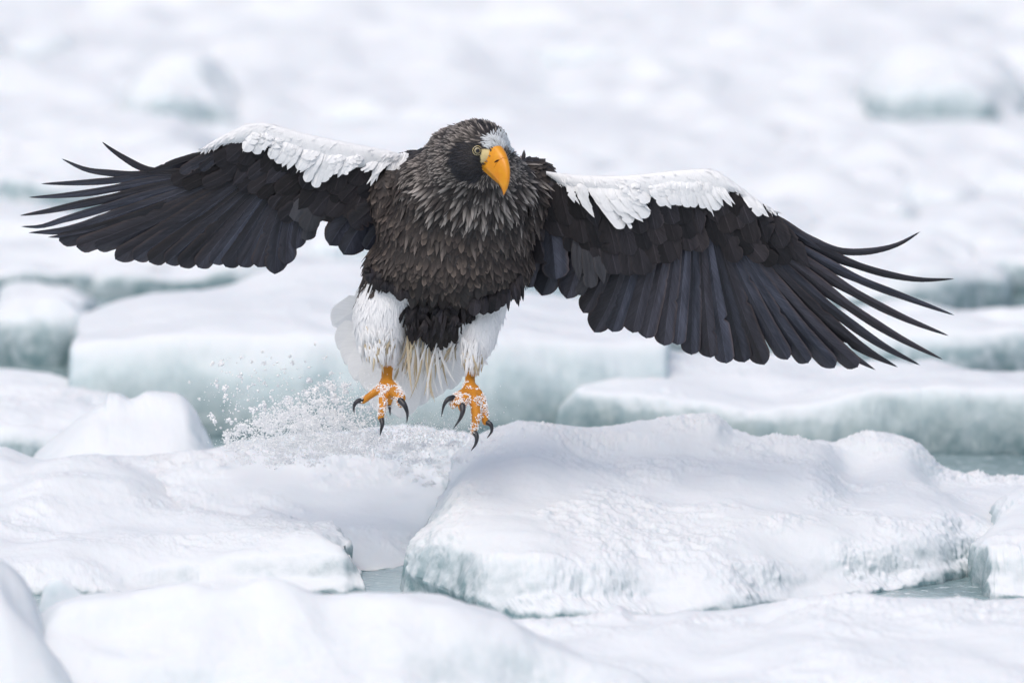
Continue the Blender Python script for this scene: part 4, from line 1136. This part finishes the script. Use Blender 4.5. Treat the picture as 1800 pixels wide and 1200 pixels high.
# stations: culmen (a,c), tomium (a,c), half width
ST = [((-8, 1), (-27, -49), 20), ((-2, 1.5), (-18, -47.5), 19), ((8, 1.2), (-4, -46.5), 17.5), ((18, -.5), (12, -46), 15.5), ((29, -4), (25, -45.5), 13), ((39, -9.5), (36, -45), 10.8), ((48, -17), (45, -45.5), 8.4), ((55, -26), (52, -47.5), 6.4), ((59.5, -36), (57, -51), 4.2), ((61.5, -45), (60, -55), 2.4), ((61.5, -53), (61, -58), 1.0), ((60.5, -59), (60.3, -59.5), .2)]
q = np.linspace(0, 1, 34); s0 = np.linspace(0, 1, len(ST))
cu = pchip(s0, np.array([x[0] for x in ST], float), q); to = pchip(s0, np.array([x[1] for x in ST], float), q); hw = pchip(s0, np.array([x[2] for x in ST], float), q)
al = np.linspace(-math.pi / 2, math.pi / 2, 19)
V = []
for k in range(len(q)):
    swell = 1 + .06 * math.exp(-((q[k] - .22) / .05) ** 2)      # cere ridge
    for a_ in al:
        b = hw[k] * math.copysign(abs(math.sin(a_)) ** .8, a_) * swell
        w = 1 - math.cos(a_) ** .9
        V.append(HP(cu[k, 0] + (to[k, 0] - cu[k, 0]) * w, b, cu[k, 1] + (to[k, 1] - cu[k, 1]) * w))
nV = len(al)
# close the underside
Vu = []
for k in range(len(q)): Vu.append(HP(to[k, 0], 0, to[k, 1] + 3))
V = np.array(V + Vu); F = grid_faces(len(q), nV).tolist(); o = len(q) * nV
for k in range(len(q) - 1):
    F.append((k * nV, (k + 1) * nV, o + k + 1, o + k)); F.append((o + k, o + k + 1, (k + 1) * nV + nV - 1, k * nV + nV - 1))
beak = add_part('beak', V, [tuple(f) for f in F], M_BEAK)
# lower mandible
V = []
for k, t in enumerate(np.linspace(0, 1, 10)):
    a = -24 + 66 * t; c = -50 + 1.5 * t; hwk = 17 * (1 - t) ** .7 + 1.5; dp = 9 * (1 - t) ** .6 + 1
    for a_ in np.linspace(-math.pi / 2, math.pi / 2, 9): V.append(HP(a, hwk * math.sin(a_), c - dp * math.cos(a_)))
add_part('lower_mandible', np.array(V), grid_faces(10, 9), M_BEAK, beak)
bvb = BVHTree.FromPolygons([Vector(v) for v in np.array([vv for vv in beak.data.vertices and [tuple(x.co) for x in beak.data.vertices]])], [tuple(p.vertices) for p in beak.data.polygons])
def on_beak(px, py):
    org = CAMP - ROOT_P; tgt = E(px, py, 0) - ROOT_P
    h = bvb.ray_cast(Vector(org), Vector(tgt - org).normalized())
    return np.array(h[0]) + ROOT_P if h[0] is not None else E(px, py, -.28)
def on_body(px, py):
    org = CAMP - ROOT_P; tgt = E(px, py, 0) - ROOT_P
    h = bvh.ray_cast(Vector(org), Vector(tgt - org).normalized())
    return (np.array(h[0]) + ROOT_P) if h[0] is not None else E(px, py, -.2)
# edge of the cere
ce = [(890, 279), (884, 277.5), (878, 281), (872, 288), (867, 297)]
cl = []
for k in range(len(ce) - 1):
    for t in np.linspace(0, 1, 5, endpoint=False): cl.append(on_beak(ce[k][0] + (ce[k + 1][0] - ce[k][0]) * t, ce[k][1] + (ce[k + 1][1] - ce[k][1]) * t))
V = []
for k, c in enumerate(cl):
    for a_ in np.linspace(0, 2 * math.pi, 6, endpoint=False): V.append(c + (UPV * math.cos(a_) * .9 - FWD * math.sin(a_) * .45) * .0009)
add_part('cere_edge', np.array(V), grid_faces(len(cl), 6, True), M_CERE, beak)
# nostril slit
V = []; F = []
cpts = [on_beak(868.5 + 9 * t, 285.5 - 4.5 * t) - FWD * .0006 for t in np.linspace(0, 1, 7)]
for k, c in enumerate(cpts):
    h = (.2 + 1.7 * math.sin(k / 6 * math.pi)) * .00125
    for (du, df) in ((1, 0), (0, -1), (-1, 0), (0, 1)): V.append(c + UPV * du * h - FWD * df * -h * .5)
add_part('nostril', np.array(V), grid_faces(7, 4, True), M_NOSTRIL, beak)
# eye
ec = on_body(838.5, 264.5); gaze = -FWD * .93 + RGT * .16 - UPV * .10; gaze /= np.linalg.norm(gaze)
ec = ec - FWD * .0008
def ball(c, r, n=14, squash=None):
    th = np.linspace(0, math.pi, n); ph = np.linspace(0, 2 * math.pi, 2 * n, endpoint=False)
    T, Ph = np.meshgrid(th, ph, indexing='ij')
    e1 = np.cross(gaze, UPV); e1 /= np.linalg.norm(e1); e2 = np.cross(e1, gaze)
    s = 1 if squash is None else squash
    return (c + r * (np.sin(T)[..., None] * (np.cos(Ph)[..., None] * e1 + np.sin(Ph)[..., None] * e2) + s * np.cos(T)[..., None] * gaze)).reshape(-1, 3), grid_faces(n, 2 * n, True)
eye = add_part('eye', *ball(ec, .0098), M_IRIS)
add_part('pupil', *ball(ec + gaze * .0087, .0046, squash=.38), M_BLACK, eye)
def torus(c, R0, r, material, name, parent, ax=gaze):
    e1 = np.cross(ax, UPV); e1 /= np.linalg.norm(e1); e2 = np.cross(e1, ax); V = []
    for a in np.linspace(0, 2 * math.pi, 28, endpoint=False):
        dr = e1 * math.cos(a) + e2 * math.sin(a)
        for b in np.linspace(0, 2 * math.pi, 8, endpoint=False): V.append(c + dr * (R0 + r * math.cos(b)) + ax * r * math.sin(b))
    V = np.array(V); a_ = np.arange(28)[:, None]; b_ = np.arange(8)[None, :]
    F = np.stack([a_ * 8 + b_, ((a_ + 1) % 28) * 8 + b_, ((a_ + 1) % 28) * 8 + (b_ + 1) % 8, a_ * 8 + (b_ + 1) % 8], -1).reshape(-1, 4)
    return add_part(name, V, F, material, parent)
torus(ec + gaze * .0056, .0083, .0013, M_BLACK, 'iris_rim', eye)
torus(ec + gaze * .0040, .0098, .0008, M_LORE, 'eyelid', eye)
# the other eye, on the far side of the head
mid = ec - hr * ((ec - O_B) @ hr)
hit = bvh.ray_cast(Vector(mid + hr * .25 - ROOT_P), Vector(-hr)); far_c = (np.array(hit[0]) + ROOT_P if hit[0] is not None else mid + hr * .03) - hr * .008
hc = (ec + far_c) / 2; mirror = lambda P: P - 2 * np.outer((P - hc) @ hr, hr)
v, f = ball(ec, .0098); e2o = add_part('eye', mirror(v), f, M_IRIS)
v, f = ball(ec + gaze * .0089, .0040, squash=.38); add_part('pupil', mirror(v), f, M_BLACK, e2o)

# ---------------------------------------------------------------- snow: crust on the feet, spray, clumps
def chunk_mesh(centers, radii, seed):
    """many small irregular snow grains as one vertex/face list"""
    rs = np.random.RandomState(seed)
    ico = bmesh.new(); bmesh.ops.create_icosphere(ico, subdivisions=1, radius=1.0)
    iv = np.array([v.co[:] for v in ico.verts]); ifc = np.array([[v.index for v in f.verts] for f in ico.faces]); ico.free()
    n = len(centers)
    V = iv[None] * (1 + .45 * rs.uniform(-1, 1, (n, len(iv), 1))) * np.asarray(radii)[:, None, None] * rs.uniform(.6, 1.35, (n, 1, 3))
    V = V + np.asarray(centers)[:, None]
    F = ifc[None] + (np.arange(n) * len(iv))[:, None, None]
    return V.reshape(-1, 3), F.reshape(-1, 3)

rs = np.random.RandomState(12)
foot = np.where(is_leg & (bpy_ > 668))[0]
nz = fbm(BV[foot] * 34, 3) + np.clip((bpy_[foot] - 690) / 160, -.1, .12)
cand = foot[(nz > .06) & ((BN[foot] @ UPV > -.6))]
pick = cand[rs.permutation(len(cand))[:2600]]
V, F = chunk_mesh(BV[pick] + BN[pick] * .0006 + rs.normal(size=(len(pick), 3)) * .0011, rs.uniform(.0008, .0019, len(pick)), 3)
cr = add_part('snow_crust', V, F, M_SNOW, smooth=True); tag(cr, 'powdery snow stuck to the orange toes', kind='stuff')

cen, rad = [], []
def burst(n, cx, cy, sx, sy, y0, y1, r0, r1, pw=3.0, top=None):
    k = 0
    while k < n:
        px, py = cx + rs.normal() * sx, cy + rs.normal() * sy
        if py > 800 or (top and not top(px, py)): continue
        k += 1
        cen.append(E(px, py, rs.uniform(y0, y1))); rad.append((r0 + (r1 - r0) * rs.rand() ** pw) * .00125)
tri_ok = lambda px, py: py > 655 + max(0, 585 - px) * .55 and px > 395 and px < 690
burst(9000, 550, 742, 72, 40, -.1, .4, .35, 2.1, 4, tri_ok)
burst(1800, 475, 752, 45, 22, -.1, .4, .35, 2.6, 4, tri_ok)
burst(480, 450, 700, 60, 42, -.1, .4, .4, 2.8, 3, lambda px, py: px > 355 and py > 625)
burst(2600, 740, 768, 60, 14, .0, .35, .3, 1.4, 3)
burst(1600, 640, 772, 90, 12, .0, .5, .3, 1.8, 3)
burst(500, 800, 735, 40, 28, .0, .3, .25, .8, 2)
for _ in range(130):      # flakes sticking together
    px, py = rs.normal(530, 72), rs.normal(748, 30)
    if not tri_ok(px, py) or py > 792: continue
    y = rs.uniform(.0, .4); R_ = rs.uniform(3, 9)
    for k in range(int(12 + R_ * 9)):
        a, b = rs.normal(0, R_ * .55), rs.normal(0, R_ * .45)
        cen.append(E(px + a, py + b, y + rs.normal() * R_ * .0006)); rad.append(rs.uniform(.6, 1.9) * .00125)
for _ in range(80):     # powder lying up against the spray on the snow shelf
    px = rs.uniform(385, 835); py = rs.uniform(772, 815) - 6 * math.exp(-((px - 650) / 60) ** 2); y = rs.uniform(.3, .95); R_ = rs.uniform(5, 15)
    for k in range(int(12 + R_ * 6)):
        a, b = rs.normal(0, R_ * .8), rs.normal(0, R_ * .3)
        cen.append(E(px + a, py + b, y + rs.normal() * R_ * .0006)); rad.append(rs.uniform(.5, 1.7) * .00125)
for _ in range(22):      # churned snow below the landing feet
    px = rs.uniform(690, 835); py = rs.uniform(785, 852); y = .62 + (850 - py) * .004; R_ = rs.uniform(4, 11)
    for k in range(int(10 + R_ * 5)):
        cen.append(E(px + rs.normal(0, R_ * .7), py + rs.normal(0, R_ * .35), y + rs.normal() * .012)); rad.append(rs.uniform(.6, 2.0) * .00125)
V, F = chunk_mesh(np.array(cen), np.array(rad), 4)
c0 = np.array(cen).mean(0)
me = mesh_np('snow_spray', V - c0, F, True); me.materials.append(M_SNOW)
o = link(bpy.data.objects.new('snow_spray', me)); o.location = c0
tag(o, 'spray of fine white snow grains thrown up around the eagle feet', kind='stuff')
for k, (px, py, r) in enumerate([(388, 639, 6), (373, 639, 4.5), (463, 638, 4), (443, 636, 3), (420, 661, 5), (398, 681, 6), (396, 697, 5), (371, 731, 6), (381, 668, 4), (514, 636, 4.5), (464, 673, 4), (436, 680, 3.5), (553, 605, 3), (461, 618, 3), (405, 740, 7), (378, 740, 5), (350, 701, 3), (333, 672, 3), (571, 629, 3), (582, 655, 5), (577, 676, 8), (585, 694, 8), (543, 668, 6), (463, 716, 9), (447, 722, 8)]):
    n = 14; q = E(px, py, rs.uniform(-.05, .35))
    r *= .8; cc = q + rs.normal(size=(n, 3)) * r * .00125 * .5
    V, F = chunk_mesh(cc, rs.uniform(.25, .6, n) * r * .00125, 60 + k)
    me = mesh_np('snow_clump', V - q, F, True); me.materials.append(M_SNOW)
    o = link(bpy.data.objects.new('snow_clump', me)); o.location = q
    tag(o, 'small ragged clump of snow flying through the air left of the eagle', 'snow clump', 'flying snow clumps')
